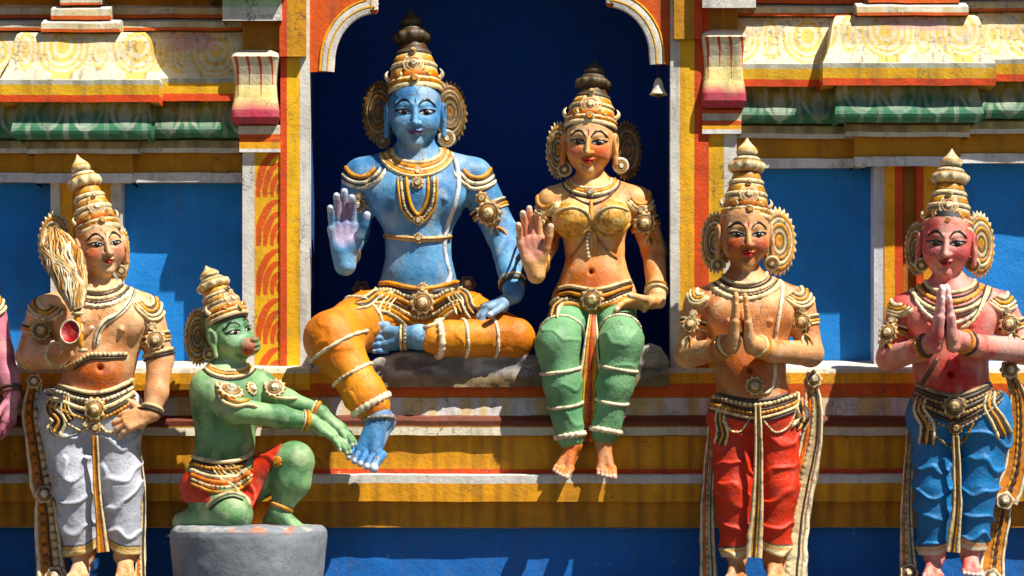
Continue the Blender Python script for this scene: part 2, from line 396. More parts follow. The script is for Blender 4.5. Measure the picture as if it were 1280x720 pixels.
# --- pilasters that flank the niche, each with shaft, capital and blocks
def niche_pilaster(strips, py0, cap, blocks):
    mb = MB()
    for (a, b, c) in strips: molding(mb, a, b, [(0, py0, c), (0, 462, c)], yb=.31, dx=.0026, ds=.0028, wob=.001)
    sh = mb.build('pilaster', M_WALL, FAC, False)
    x0, x1, t, b_ = cap
    h = b_ - t; m = MB(); ch = (x1 - x0) * .10
    pr = [(.0, t - 3, IVORY), (-.075, t, IVORY), (-.085, t + .05 * h, lotus), (-.075, t + .1 * h, lotus), (-.05, t + .3 * h, lotus), (-.042, t + .45 * h, lotus), (-.055, t + .62 * h, lotus), (-.082, t + .78 * h, lotus), (-.085, t + .88 * h, lotus), (-.06, t + .97 * h, lotus), (.0, b_, OCH), (.01, b_ + 1, OCH)]
    za, zb = P(0, t, 0)[2], P(0, b_, 0)[2]
    def lot(X, S, Z):
        v = np.clip((za - Z) / (za - zb), 0, 1); return lotus_v(X, v, Z, P(x0, 0, 0)[0])
    pr = [(y, p, lot if c is lotus else c) for (y, p, c) in pr]
    # side outline follows the same bulge
    molding_bulge(m, x0, x1, pr, .31)
    m.build('lotus_capital', M_WALL, sh, False)
    for (a, b, p0, p1, y, cs) in blocks:
        m = MB()
        pr = [(y + .02, p0, cs[0])]; n = len(cs)
        for i, c in enumerate(cs): pr.append((y, p0 + 1 + (p1 - p0 - 1) * i / n, c))
        pr += [(y, p1, cs[-1]), (y + .05, p1 + .5, DOCH)]
        molding(m, a, b, pr, yb=.31, dx=.01, wob=.001)
        m.build('capital_block', M_WALL, sh, False)
def lotus_v(X, v, Z, xr):
    n = fbm(np.stack([X * 12, v * 3, Z * 0], -1), 2) - .5
    c = mixc(C3(224, 214, 190), C3(224, 208, 140), sstep(.25, .55, v + n * .2))
    c = mixc(c, C3(188, 74, 94), sstep(.62, .86, v + n * .15))
    per = .048; q = (X - xr) / per; k = np.floor(q); x = (q - k - .5) * per; ln_ = np.where(k % 2 == 0, .62, .46)
    hook = .016 * np.clip(1 - v / .30, 0, 1) ** 2 - .004
    ln = (np.abs(x + hook) < .0072 * np.clip(1.15 - v / ln_, .3, 1)) & (v < ln_) & (v > .09)
    return mixc(c, C3(200, 70, 22), ln * .95)
def molding_bulge(mb, x0, x1, pr, yb):
    X0, X1 = P(x0, 0, 0)[0], P(x1, 0, 0)[0]
    pts = []
    for i in range(len(pr) - 1):
        y0, p0, c = pr[i]; y1, p1, _ = pr[i + 1]
        n = max(2, int(abs(p1 - p0) / 1.5) + 1)
        for t in np.linspace(0, 1, n, endpoint=False): pts.append((y0 + (y1 - y0) * t, p0 + (p1 - p0) * t, c))
    pts.append(pr[-1])
    y = np.array([p[0] for p in pts]); py = np.array([p[1] for p in pts])
    z = np.array([P(0, p[1], p[0])[2] for p in pts]); off = (-.085 - y) * -.32
    ph = np.linspace(0, 1, 120); V = np.zeros((len(ph) + 2, len(pts), 3))
    for j in range(len(pts)):
        a, b = X0 + off[j], X1 - off[j]
        rc = .03
        xs = a + (b - a) * ph; e = np.minimum(ph, 1 - ph) * (b - a)
        yy = y[j] + np.where(e < rc, rc - np.sqrt(np.clip(rc ** 2 - (rc - e) ** 2, 0, None)), 0)
        V[1:-1, j] = np.stack([xs, yy, np.full_like(xs, z[j])], -1)
        V[0, j] = (a, yb, z[j]); V[-1, j] = (b, yb, z[j])
    cc = np.zeros(V.shape)
    for j, (yy, p, c) in enumerate(pts):
        cc[:, j] = c(V[:, j, 0], V[:, j, 0] * 0, V[:, j, 2]) if callable(c) else c
    mb.add(V.reshape(-1, 3), gridfaces(V.shape[0], V.shape[1]), cc.reshape(-1, 3))
niche_pilaster([(303, 318, GRW), (318, 350.5, flames(318, 350, 190, 462, 0))], 188, (290, 350, 65, 156),
    [(298, 350, 156.2, 172.6, -.02, [PALE, PALE, ORNG]), (299, 350, 172, 190, -.03, [ORNG, YEL, YEL, WHITE]), (303, 350, 20, 64, -.0, [DOCH, DOCH]), (256, 352, -140, -7, -.19, [YEL, YEL, GRW]), (277, 350, -60, 24, -.14, [LGREEN, LGREEN, LGREEN, C3(170, 200, 170), GRW])])
niche_pilaster([(886, 905, C3(222, 172, 50)), (905, 921, GRW)], 164, (876, 932, 40, 136),
    [(878, 927, 136.2, 150.6, -.02, [ORNG, PALE, PALE]), (878, 927, 150, 167, -.03, [ORNG, YEL, WHITE]), (879, 922, 3, 39, 0, [DOCH, DOCH]), (879, 946, -80, 8, -.14, [YEL, YEL, GRW])])

# --- the niche: frame bands, cusped arch, side walls, back wall
mb = MB(); fy = -.012
vstrips(mb, [(350.5, 358.5, REDO, 0), (358.5, 375, stained(C3(242, 186, 48), C3(222, 156, 28)), 0), (375, 387, GRW, 0)], -420, 462, fy, .1)
vstrips(mb, [(349, 358.5, REDO, 0), (358.5, 382, OCH, 0)], -420, 70, -.06, .1)
mb.build('niche_frame', M_WALL, FAC, False); mb = MB()
vstrips(mb, [(838, 850, GRW, 0), (850, 868, stained(C3(242, 186, 48), C3(222, 156, 28)), 0), (868, 886, REDO, 0)], -420, 462, fy, .1)
vstrips(mb, [(843, 868, OCH, 0), (868, 878, REDO, 0)], -420, 48, -.06, .1)
NF = mb.build('niche_frame', M_WALL, FAC, False)
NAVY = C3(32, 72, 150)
mb = MB()
def quad(mb, a, b, c, d, col): mb.add([a, b, c, d], [[0, 1, 2, 3]], col)
xa, xb = P(385, 0, .1)[0], P(840, 0, .1)[0]; yb_ = 1.0; zt = P(0, -200, 0)[2]; zf = P(0, 470, 0)[2]
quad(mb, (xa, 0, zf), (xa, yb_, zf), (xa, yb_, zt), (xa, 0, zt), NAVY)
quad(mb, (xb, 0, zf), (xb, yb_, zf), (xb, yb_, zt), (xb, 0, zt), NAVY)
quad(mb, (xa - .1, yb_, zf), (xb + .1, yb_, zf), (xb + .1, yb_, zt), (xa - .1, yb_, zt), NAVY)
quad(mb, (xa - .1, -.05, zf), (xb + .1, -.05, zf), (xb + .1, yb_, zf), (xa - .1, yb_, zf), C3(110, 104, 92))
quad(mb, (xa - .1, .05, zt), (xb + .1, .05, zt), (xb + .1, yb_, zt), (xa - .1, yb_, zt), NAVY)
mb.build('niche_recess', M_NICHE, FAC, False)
# cusped arch: inner outline in px, left half then mirrored
def arcpts(cx, cy, rx, ry, a0, a1, n=14):
    a = np.radians(np.linspace(a0, a1, n)); return [(cx + rx * math.cos(t), cy - ry * math.sin(t)) for t in a]
left = [(386, 90), (418, 90), (418.5, 84)] + arcpts(472, 78, 53, 61, 180, 92) + [(473, 14), (473, -6)] + arcpts(612, -10, 139, 118, 178, 90)
right = [(839, 81), (812, 81), (811.5, 75)] + arcpts(758, 69, 53, 60, 0, 88) + [(757, 6), (757, -12)] + arcpts(612, -10, 145, 118, 2, 90)
out = left + right[::-1]
def arch_plate(mb, poly, lo, hi, ytop_px, col):
    # fill between outline and a horizontal line far above, as vertical strips
    pass
mb = MB()
pts = np.array(out); top_px = -300
for i in range(len(pts) - 1):
    (x0, p0), (x1, p1) = pts[i], pts[i + 1]
    if abs(x1 - x0) > .01:
        for y in (.0, .09):
            mb.add([P(x0, p0, y), P(x1, p1, y), P(x1, top_px, y), P(x0, top_px, y)], [[0, 1, 2, 3]], C3(210, 88, 22))
    mb.add([P(x0, p0, 0), P(x1, p1, 0), P(x1, p1, .09), P(x0, p0, .09)], [[0, 1, 2, 3]], GRW)
AR = mb.build('cusped_arch', M_WALL, FAC, False)
mb = MB()
def offs(pts, d):
    pts = np.asarray(pts, float); t = nrm(np.gradient(pts, axis=0)); return pts + np.stack([t[:, 1], -t[:, 0]], -1) * d
def clean(pts):
    q = [pts[0]]
    for p in pts[1:]:
        if math.hypot(p[0] - q[-1][0], p[1] - q[-1][1]) > 1.5: q.append(p)
    return np.array(q)
lf = clean(left[1:]); rt = clean(right[1:])
for side, sg in ((lf, 1), (rt, -1)):
    mb = MB()
    for (d, w, c, h) in ((8.5, 8.2, GRW, .008), (9, 1.8, C3(222, 172, 70), .0115), (18.5, 1.5, YEL, .006)):
        q = offs(side, d * sg) ; q[:, 0] = np.clip(q[:, 0], 387, 838)
        W = PA(q[:, 0], q[:, 1], -.004); sweep(mb, W, np.tile([0, -1., 0], (len(W), 1)), w / 300., h, c, sec=10)
    mb.build('arch_band', M_WALL, AR, False)
# ------------------------------------------------------------------ sculpting: signed distance fields on a grid -> one mesh
_oldbuild = MB.build
def _build(s, name, mat, parent=None, smooth=True, label=None):
    if mat is M_GILD:
        for i, v in enumerate(s.v):
            n = fbm(v * 38 + 3, 3)[:, None]; n2 = fbm(v * 95 + 11, 2)[:, None]; c = s.c[i]
            lum = c.mean(1, keepdims=True)
            c = np.where(lum > .08, c * (1 - .45 * sstep(.52, .78, n)) + C3(214, 140, 60) * .25 * sstep(.45, .7, 1 - n) * (n2 > .4), c)
            c = np.where((lum > .08) & (n2 > .70), c * .45 + C3(70, 52, 34) * .4, c); s.c[i] = c
    return _oldbuild(s, name, mat, parent, smooth, label)
MB.build = _build
class Field:
    def __init__(s, lo, hi, h):
        s.o = np.asarray(lo, float); s.h = h; s.n = np.ceil((np.asarray(hi) - s.o) / h).astype(int) + 1
        s.d = np.full(s.n, .05, np.float32)
        s.ax = [s.o[i] + h * np.arange(s.n[i]) for i in range(3)]
    def copy(s):
        f = Field.__new__(Field); f.o, f.h, f.n, f.ax = s.o, s.h, s.n, s.ax; f.d = s.d.copy(); return f
    def slab(s, lo, hi):
        a = np.clip(np.floor((lo - s.o) / s.h).astype(int), 0, s.n); b = np.clip(np.ceil((hi - s.o) / s.h).astype(int) + 1, 0, s.n)
        if np.any(b <= a): return None, None
        sl = tuple(slice(a[i], b[i]) for i in range(3))
        X, Y, Z = np.meshgrid(s.ax[0][sl[0]], s.ax[1][sl[1]], s.ax[2][sl[2]], indexing='ij')
        return sl, (X, Y, Z)
    def comb(s, sl, b, k, op='u'):
        a = s.d[sl]
        if op == 'u':
            hh = np.clip(k - np.abs(a - b), 0, None) / k; r = np.minimum(a, b) - hh * hh * k * .25
        else:
            b = -b; hh = np.clip(k - np.abs(a - b), 0, None) / k; r = np.maximum(a, b) + hh * hh * k * .25
        s.d[sl] = r
    def rc(s, a, b, ra, rb, k=.012, op='u'):
        a = np.asarray(a, float); b = np.asarray(b, float); m = max(ra, rb) + k + .028
        sl, Q = s.slab(np.minimum(a, b) - m, np.maximum(a, b) + m)
        if sl is None: return
        ba = b - a; L2 = float(ba @ ba) + 1e-12
        px, py, pz = Q[0] - a[0], Q[1] - a[1], Q[2] - a[2]
        t = np.clip((px * ba[0] + py * ba[1] + pz * ba[2]) / L2, 0, 1)
        d = np.sqrt((px - t * ba[0]) ** 2 + (py - t * ba[1]) ** 2 + (pz - t * ba[2]) ** 2) - (ra + (rb - ra) * t)
        s.comb(sl, d, k, op)
    def chain(s, pts, rs, k=.012, op='u'):
        for i in range(len(pts) - 1): s.rc(pts[i], pts[i + 1], rs[i], rs[i + 1], k, op)
    def el(s, c, r, R=None, k=.012, op='u'):
        c = np.asarray(c, float); r = np.asarray(r, float); R = np.eye(3) if R is None else R
        ext = np.sqrt(((R * r[None]) ** 2).sum(1)) + k + .028
        sl, Q = s.slab(c - ext, c + ext)
        if sl is None: return
        q = [(Q[0] - c[0]) * R[0, i] + (Q[1] - c[1]) * R[1, i] + (Q[2] - c[2]) * R[2, i] for i in range(3)]
        k0 = np.sqrt(sum((q[i] / r[i]) ** 2 for i in range(3))); k1 = np.sqrt(sum((q[i] / r[i] ** 2) ** 2 for i in range(3))) + 1e-9
        s.comb(sl, k0 * (k0 - 1) / k1, k, op)
    def edit(s, fn, band=.03):
        """fn(points, d) -> new d, applied where |d| < band"""
        idx = np.nonzero(np.abs(s.d) < band)
        Q = np.stack([s.ax[i][idx[i]] for i in range(3)], -1)
        s.d[idx] = fn(Q, s.d[idx])
    def cut(s, fn):
        idx = np.nonzero(s.d < .03)
        Q = np.stack([s.ax[i][idx[i]] for i in range(3)], -1)
        s.d[idx] = np.maximum(s.d[idx], fn(Q))
    def sample(s, Q):
        q = (np.asarray(Q) - s.o) / s.h; ok = np.all((q >= 0) & (q <= s.n - 1.001), -1)
        q = np.clip(q, 0, s.n - 1.001); i = np.floor(q).astype(int); f = q - i; r = 0
        for dx in (0, 1):
            for dy in (0, 1):
                for dz in (0, 1):
                    w = (f[..., 0] if dx else 1 - f[..., 0]) * (f[..., 1] if dy else 1 - f[..., 1]) * (f[..., 2] if dz else 1 - f[..., 2])
                    r = r + w * s.d[i[..., 0] + dx, i[..., 1] + dy, i[..., 2] + dz]
        return np.where(ok, r, .05)
    def mesh(s):
        d = s.d; I = d < 0; nx, ny, nz = d.shape
        cnt = np.zeros((nx - 1, ny - 1, nz - 1), np.int8)
        for dx in (0, 1):
            for dy in (0, 1):
                for dz in (0, 1): cnt += I[dx:nx - 1 + dx, dy:ny - 1 + dy, dz:nz - 1 + dz]
        ci = np.nonzero((cnt > 0) & (cnt < 8)); m = len(ci[0])
        vid = np.full(cnt.shape, -1, np.int32); vid[ci] = np.arange(m)
        acc = np.zeros((m, 3)); num = np.zeros(m)
        cor = [(a, b, c) for a in (0, 1) for b in (0, 1) for c in (0, 1)]
        dv = {c: d[ci[0] + c[0], ci[1] + c[1], ci[2] + c[2]].astype(float) for c in cor}
        for c in cor:
            for ax in range(3):
                if c[ax] == 0:
                    e = list(c); e[ax] = 1; e = tuple(e); A, B = dv[c], dv[e]; x = (A < 0) != (B < 0)
                    t = np.where(x, A / np.where(x, A - B, 1), 0)
                    p = np.tile(np.array(c, float), (m, 1)); p[:, ax] += t
                    acc += p * x[:, None]; num += x
        V = s.o + s.h * (np.stack(ci, -1) + acc / num[:, None])
        F = []
        for ax in range(3):
            a = [slice(None)] * 3; b = [slice(None)] * 3; a[ax] = slice(0, -1); b[ax] = slice(1, None)
            A, B = I[tuple(a)], I[tuple(b)]; u, v = [(1, 2), (2, 0), (0, 1)][ax]
            X = A != B
            g = np.nonzero(X); g = [q for q in g]
            ok = (g[u] > 0) & (g[v] > 0) & (g[u] < d.shape[u] - 1) & (g[v] < d.shape[v] - 1)
            g = [q[ok] for q in g]; ins = A[g[0], g[1], g[2]]
            def vi(du, dv_):
                h = [q.copy() for q in g]; h[u] = h[u] - du; h[v] = h[v] - dv_; return vid[h[0], h[1], h[2]]
            q = np.stack([vi(1, 1), vi(0, 1), vi(0, 0), vi(1, 0)], -1)
            q[~ins] = q[~ins][:, ::-1]; F.append(q)
        F = np.concatenate(F); F = F[(F >= 0).all(1)]
        return V, F
class Multi:
    def __init__(s, *f): s.f = f
    def sample(s, Q): return np.min([g.sample(Q) for g in s.f], axis=0)
def grad(F, Q, e=.005):
    E = np.eye(3) * e
    return nrm(np.stack([F.sample(Q + E[i]) - F.sample(Q - E[i]) for i in range(3)], -1))
def march(F, A, B, n=260):
    """first inside point along A->B (arrays); returns points, hit mask"""
    t = np.linspace(0, 1, n); A = np.asarray(A, float); B = np.asarray(B, float)
    Q = A[:, None] + (B - A)[:, None] * t[None, :, None]; d = F.sample(Q)
    ins = d < 0; hit = ins.any(1); i = np.clip(ins.argmax(1), 1, n - 1); r = np.arange(len(A))
    d0, d1 = d[r, i - 1], d[r, i]; u = np.clip(d0 / np.where(d0 - d1 == 0, 1, d0 - d1), 0, 1)
    tt = (i - 1 + u) / (n - 1)
    return A + (B - A) * tt[:, None], hit
def march_out(F, c, dirs, L, n=200):
    t = np.linspace(0.01, L, n); Q = c[:, None] + dirs[:, None] * t[None, :, None]; d = F.sample(Q)
    out = d > 0; hit = out.any(1) & (d[:, 0] < 0); i = np.clip(out.argmax(1), 1, n - 1); r = np.arange(len(c))
    d0, d1 = d[r, i - 1], d[r, i]; u = np.clip(-d0 / np.where(d1 - d0 == 0, 1, d1 - d0), 0, 1)
    return c + dirs * (t[i - 1] + (t[i] - t[i - 1]) * u)[:, None], hit
def rot(yaw, pitch=0., roll=0.):
    """columns: right(image), forward, up.  yaw>0 turns to image right, pitch>0 looks down, roll>0 leans to image right"""
    y, p, r = map(math.radians, (yaw, pitch, roll))
    F0 = np.array([0, -1., 0]); R0 = np.array([1., 0, 0]); U0 = np.array([0, 0, 1.])
    F1 = F0 * math.cos(y) + R0 * math.sin(y); R1 = R0 * math.cos(y) - F0 * math.sin(y)
    F2 = F1 * math.cos(p) - U0 * math.sin(p); U2 = U0 * math.cos(p) + F1 * math.sin(p)
    R3 = R1 * math.cos(r) - U2 * math.sin(r); U3 = U2 * math.cos(r) + R1 * math.sin(r)
    return np.stack([R3, F2, U3], -1)

class Fig:
    """a statue: photo-px joints at depth y0; builds body, clothing and ornaments"""
    def __init__(s, root, y0, box, h=.0042):
        s.root = root; s.y0 = y0; s.s = (D + y0) / (300. * D)
        x0, p0, x1, p1, dn, df = box
        a = P(x0, p1, y0); b = P(x1, p0, y0); a[1] = y0 + dn * s.s; b[1] = y0 + df * s.s
        s.box = (a, b); s.h = h
        s.B = Field(a, b, h); s.spots = []; s.heads = []; s.C = None
    def W(s, x, y, d=0.): return P(x, y, s.y0 + d * s.s)
    def r(s, v): return v * s.s
    def newfield(s): return Field(s.box[0], s.box[1], s.h)
    # -- body pieces in px
    def limb(s, pts, rs, k=5., F=None):
        (F or s.B).chain([s.W(*p) for p in pts], [s.r(v) for v in rs], s.r(k))
    def ell(s, c, r, R=None, k=10., op='u', F=None):
        (F or s.B).el(s.W(*c), np.array([r[0], r[1], r[2]]) * s.s, R, s.r(k), op)
    def head(s, c, fh, R, neck=None, neck_r=.2, female=False, ears=True, monkey=False):
        u = fh * s.s; O = s.W(*c); B = s.B
        H = dict(O=O, R=R, u=u); s.heads.append(H)
        L = lambda a, b, cc: O + R @ (np.array([a, b, cc]) * u)
        H['L'] = L
        if neck is not None: B.rc(L(0, -.12, -.2), s.W(*neck), neck_r * u, neck_r * u * 1.12, .06 * u)
        B.el(L(0, -.10, .2), np.array([.40, .47, .48]) * u, R, .05 * u)
        B.el(L(0, .02, -.02), np.array([.385, .40, .46]) * u, R, .06 * u)
        B.rc(L(0, .06, -.16), L(0, .22, -.365), .315 * u, .15 * u, .1 * u)
        for q in (-1, 1):
            B.el(L(q * .19, .22, -.12), np.array([.15, .15, .15]) * u, R, .12 * u)
            B.el(L(q * .17, .47, .075), np.array([.12, .10, .065]) * u, R, .08 * u, 's')
            B.rc(L(q * .05, .365, .17), L(q * .28, .25, .18), .035 * u, .03 * u, .05 * u)
            B.el(L(q * .168, .285, .07), np.array([.115, .085, .062]) * u, R, .03 * u)
            if ears:
                B.el(L(q * .43, .0, .03), np.array([.065, .11, .19]) * u, R, .02 * u)
                B.el(L(q * .475, .06, .04), np.array([.035, .06, .12]) * u, R, .015 * u, 's')
                B.rc(L(q * .44, .02, -.12), L(q * .445, .03, -.3), .05 * u, .045 * u, .02 * u)
        if monkey:
            B.el(L(0, .40, -.25), np.array([.225, .30, .19]) * u, R, .08 * u)
            B.el(L(0, .66, -.14), np.array([.085, .06, .055]) * u, R, .03 * u)
            B.rc(L(-.17, .55, -.29), L(.17, .55, -.29), .022 * u, .022 * u, .02 * u, 's')
            B.rc(L(-.06, .68, -.29), L(.06, .68, -.29), .022 * u, .022 * u, .04 * u, 's')
        else:
            B.rc(L(0, .375, .15), L(0, .49, -.10), .034 * u, .05 * u, .03 * u)
            B.el(L(0, .515, -.115), np.array([.046, .05, .042]) * u, R, .03 * u)
            for q in (-1, 1): B.el(L(q * .058, .425, -.115), np.array([.042, .05, .035]) * u, R, .02 * u)
            B.el(L(0, .395, -.222), np.array([.115, .055, .026]) * u, R, .02 * u)
            B.el(L(0, .385, -.272), np.array([.085, .055, .032]) * u, R, .02 * u)
            B.rc(L(-.1, .43, -.246), L(.1, .43, -.246), .012 * u, .012 * u, .015 * u, 's')
            B.el(L(0, .30, -.41), np.array([.09, .09, .075]) * u, R, .06 * u)
        return H
    def hand(s, wr, a, n, t, L, curl=(10, 10, 12, 15), spread=.05, thumb=(0.55, .8, .25), wr_r=.20, split=1.0, thumbcurl=15, F=None):
        """wr: wrist world point; a: finger direction; n: palm normal; t: thumb side; L: hand length (m)"""
        B = F or s.B; a = nrm(np.asarray(a, float)); n = np.asarray(n, float); n = nrm(n - a * (a @ n)); t0 = np.cross(a, n)
        t = t0 if t0 @ np.asarray(t, float) > 0 else -t0
        wr = np.asarray(wr, float); tips = []
        offs_ = (.155, .053, -.05, -.148); lens = (.43, .48, .44, .35)
        for i in range(4):
            kn = wr + a * L * (.50 - (.02 if i in (0,) else 0) - (.05 if i == 3 else 0)) + t * offs_[i] * L
            B.rc(wr + t * offs_[i] * L * .55 + a * .06 * L, kn, .088 * L, .082 * L, .035 * L)
        B.rc(wr - a * .08 * L, wr + a * .1 * L, wr_r * L * .62, wr_r * L * .62, .06 * L)
        # palm pads
        B.el(wr + a * .2 * L + t * .12 * L + n * .05 * L, np.array([.1, .1, .13]) * L, None, .05 * L)
        B.el(wr + a * .2 * L - t * .11 * L + n * .03 * L, np.array([.075, .075, .13]) * L, None, .05 * L)
        for i in range(4):
            kn = wr + a * L * (.50 - (.02 if i == 0 else 0) - (.05 if i == 3 else 0)) + t * offs_[i] * L
            d = nrm(a + t * spread * (1.5 - i) * split); p = kn; ang = 0
            rr = (.064 if i < 3 else .056) * L
            for j, fr in enumerate((.44, .31, .25)):
                ang += math.radians(curl[i]) * (1 if j == 0 else 1.15)
                q = p + (d * math.cos(ang) + n * math.sin(ang)) * lens[i] * L * fr
                B.rc(p, q, rr, rr * .93, .012 * L); rr *= .93; p = q
            tips.append(p)
        b = wr + a * .14 * L + t * .13 * L + n * .03 * L; d = nrm(a * thumb[0] + t * thumb[1] + n * thumb[2]); rr = .078 * L
        for j, fr in enumerate((.22, .19, .15)):
            q = b + d * fr * L; B.rc(b, q, rr, rr * .9, .03 * L if j == 0 else .012 * L); b = q; rr *= .9
            c = math.radians(thumbcurl); d = nrm(d * math.cos(c) + a * math.sin(c))
        tips.append(b)
        s.tips = getattr(s, 'tips', []) + [(p, .06 * L) for p in tips]
        return tips
    def foot(s, ank, f, up, L, r_ank, toes=1, spreadv=None):
        """ankle point, toe direction, instep normal"""
        B = s.B; f = nrm(np.asarray(f, float)); up = np.asarray(up, float); up = nrm(up - f * (f @ up)); sd = np.cross(f, up)
        ank = np.asarray(ank, float)
        heel = ank - f * .16 * L - up * .2 * L; ball = ank + f * .46 * L - up * .24 * L
        B.rc(ank, heel, r_ank, .15 * L, .06 * L)
        for q in (-1, 1):
            B.rc(ank + f * .04 * L, ball + sd * q * .1 * L, .15 * L, .085 * L, .06 * L)
            B.rc(heel + sd * q * .02 * L, ball + sd * q * .1 * L - up * .02 * L, .12 * L, .08 * L, .05 * L)
        for i in range(5):
            w_ = (-.165 + i * .0825) * L * toes
            ln = (.30, .29, .26, .22, .17)[i] * L; rr = (.066, .048, .046, .044, .042)[i] * L
            b = ball + sd * w_ + f * .02 * L - up * .01 * L
            B.rc(b, b + f * ln * .55 + up * .015 * L, rr * 1.05, rr, .018 * L); B.rc(b + f * ln * .55 + up * .015 * L, b + f * ln - up * .02 * L, rr, rr * .95, .01 * L)
            s.tips = getattr(s, 'tips', []) + [(b + f * (ln + .03 * L), rr * 1.15)]
    # -- draping
    def drape(s, px, F, near=-260., far=200., off=0.):
        px = np.asarray(px, float)
        A = PA(px[:, 0], px[:, 1], s.y0 + near * s.s); Bq = PA(px[:, 0], px[:, 1], s.y0 + far * s.s)
        p, hit = march(F, A, Bq)
        if not hit.any(): return PA(px[:, 0], px[:, 1], s.y0), np.tile([0, -1., 0], (len(px), 1)), hit
        idx = np.arange(len(px)); yy = np.interp(idx, idx[hit], p[hit, 1])
        # soften jumps and keep the path smooth
        p = PA(px[:, 0], px[:, 1], yy); n = grad(F, p)
        n[~hit] = [0, -1., 0]; n[:, 1] = np.minimum(n[:, 1], -.05); n = nrm(n)
        for _ in range(2): n[1:-1] = nrm((n[:-2] + n[1:-1] * 2 + n[2:]) / 4)
        return p + n * off, n, hit
    def line(s, mb, px, w, th, col, F=None, closed=False, bead=None, taper=0., lift=.3, col2=None, smooth=4, near=-260., far=200.):
        q = spline(px, 1.6) if len(px) < 60 else np.asarray(px, float)
        p, n, hit = s.drape(q, F or s.S, near, far)
        if hit.any() and not closed:
            i0 = hit.argmax(); i1 = len(hit) - hit[::-1].argmax(); p, n = p[i0:i1].copy(), n[i0:i1]
            if len(p) < 4: return
        for _ in range(smooth): p[1:-1, 1] = (p[:-2, 1] + 2 * p[1:-1, 1] + p[2:, 1]) / 4
        sweep(mb, p, n, s.r(w), s.r(th), col, closed, 8, s.r(bead) if bead else None, taper, s.r(lift) if lift else 0., col2)
    def ring(s, mb, c, axis, w, th, col, F=None, L=90., bead=None, col2=None, n=44, droop=0., phase=0., lift=.3, clampn=None):
        """band round a limb: c px centre, axis px direction (3)"""
        c = s.W(*c) if len(c) == 3 and not isinstance(c, np.ndarray) else c
        ax = nrm(np.array([axis[0], axis[2] if len(axis) > 2 else 0, -axis[1]], float))
        u, v, _ = basis(ax); th_ = np.linspace(0, 2 * PI, n, endpoint=False)
        dr = u * np.cos(th_)[:, None] + v * np.sin(th_)[:, None]
        if droop: dr = nrm(dr + ax * droop * np.maximum(0, -dr[:, 1])[:, None])
        p, hit = march_out(F or s.S, np.tile(c, (n, 1)), dr, s.r(L))
        if hit.sum() < 6: return
        rr = np.linalg.norm(p - c, axis=1); med = np.median(rr[hit]); rr = np.where(hit, rr, med); rr = np.minimum(rr, med * 1.5)
        for _ in range(2): rr = (np.roll(rr, 1) + 2 * rr + np.roll(rr, -1)) / 4
        p = c + dr * rr[:, None]
        sweep(mb, p, dr, s.r(w), s.r(th), col, True, 8, s.r(bead) if bead else None, 0, s.r(lift), col2)
    # -- face painting
    def face(s, H, F, eye=C3(170, 160, 148), iris=C3(24, 14, 12), brow=C3(34, 24, 22), lip=C3(190, 50, 48), closed=.4, lips=True, tilak=None, gaze=0.):
        root = s.root; L = H['L']; u = H['u']; R = H['R']; fwd = R[:, 1]
        def dr(ac):
            ac = np.asarray(ac, float)
            A = np.array([L(a, .9, c) for a, c in ac]); p, hit = march(F, A, A - fwd * u * 1.2, 320)
            n = grad(F, p); return p, n
        eyes = []
        for q in (-1, 1):
            nu, nv = 17, 7; U = np.linspace(-1, 1, nu); Vv = np.linspace(-1, 1, nv)
            A, Bq = np.meshgrid(U, Vv, indexing='ij'); hh = (1 - A ** 2) ** .75
            top_ = .040 - .014 * closed; bot = .031
            ca = q * .168 + A * .116; cc = .062 + np.where(Bq > 0, Bq * top_, Bq * bot) * hh - .008 * closed + q * A * .012
            p, n = dr(np.stack([ca.ravel(), cc.ravel()], -1)); bul = ((1 - Bq ** 2) * hh).ravel() * .014 - .003
            mb = MB().add(p + n * (bul * u)[:, None], gridfaces(nu, nv), eye); eo = mb.build('eye', M_EYE, root)
            # iris
            mb = MB(); th = np.linspace(0, 2 * PI, 17)[:-1]; rr = np.array([0, .5, 1.]) * .046
            pts = [(q * .168 + gaze + r_ * math.cos(t), .060 - .008 * closed + min(r_ * math.sin(t), .030 - .01 * closed)) for r_ in rr for t in th]
            p, n = dr(pts); h_ = np.repeat([.020, .019, .009], 16) * u
            mb.add(p + n * h_[:, None], gridfaces(3, 16, False, True), iris); mb.build('iris', M_EYE, eo)
            mb = MB()
            lt = np.linspace(-1, 1, 21); la = q * .168 + lt * .122; lc = .062 + top_ * 1.1 * (1 - lt ** 2) ** .75 + q * lt * .012
            ex = np.linspace(.1, 1, 4)
            if q > 0: la = np.concatenate([la, q * .168 + .122 + ex * .035]); lc = np.concatenate([lc, .074 + ex * .012])
            else: la = np.concatenate([(q * .168 - .122 - ex * .035)[::-1], la]); lc = np.concatenate([(.074 + ex * .012)[::-1], lc])
            p, n = dr(np.stack([la, lc], -1)); sweep(mb, p, n, .019 * u, .018 * u, brow, False, 6, None, .15)
            lc = .062 - bot * 1.05 * (1 - lt ** 2) ** .75 + q * lt * .012
            p, n = dr(np.stack([q * .168 + lt * .118, lc], -1)); sweep(mb, p, n, .008 * u, .010 * u, brow, False, 6, None, .2)
            mb.build('eye_line', M_EYE, eo)
            mb = MB(); bt = np.linspace(0, 1, 18)
            p, n = dr(np.stack([q * (.045 + .285 * bt), .135 + .115 * np.sin(bt ** .8 * PI) - .0 * bt], -1))
            sweep(mb, p, n, .028 * u, .012 * u, brow, False, 6, None, .45); mb.build('eyebrow', M_EYE, root)
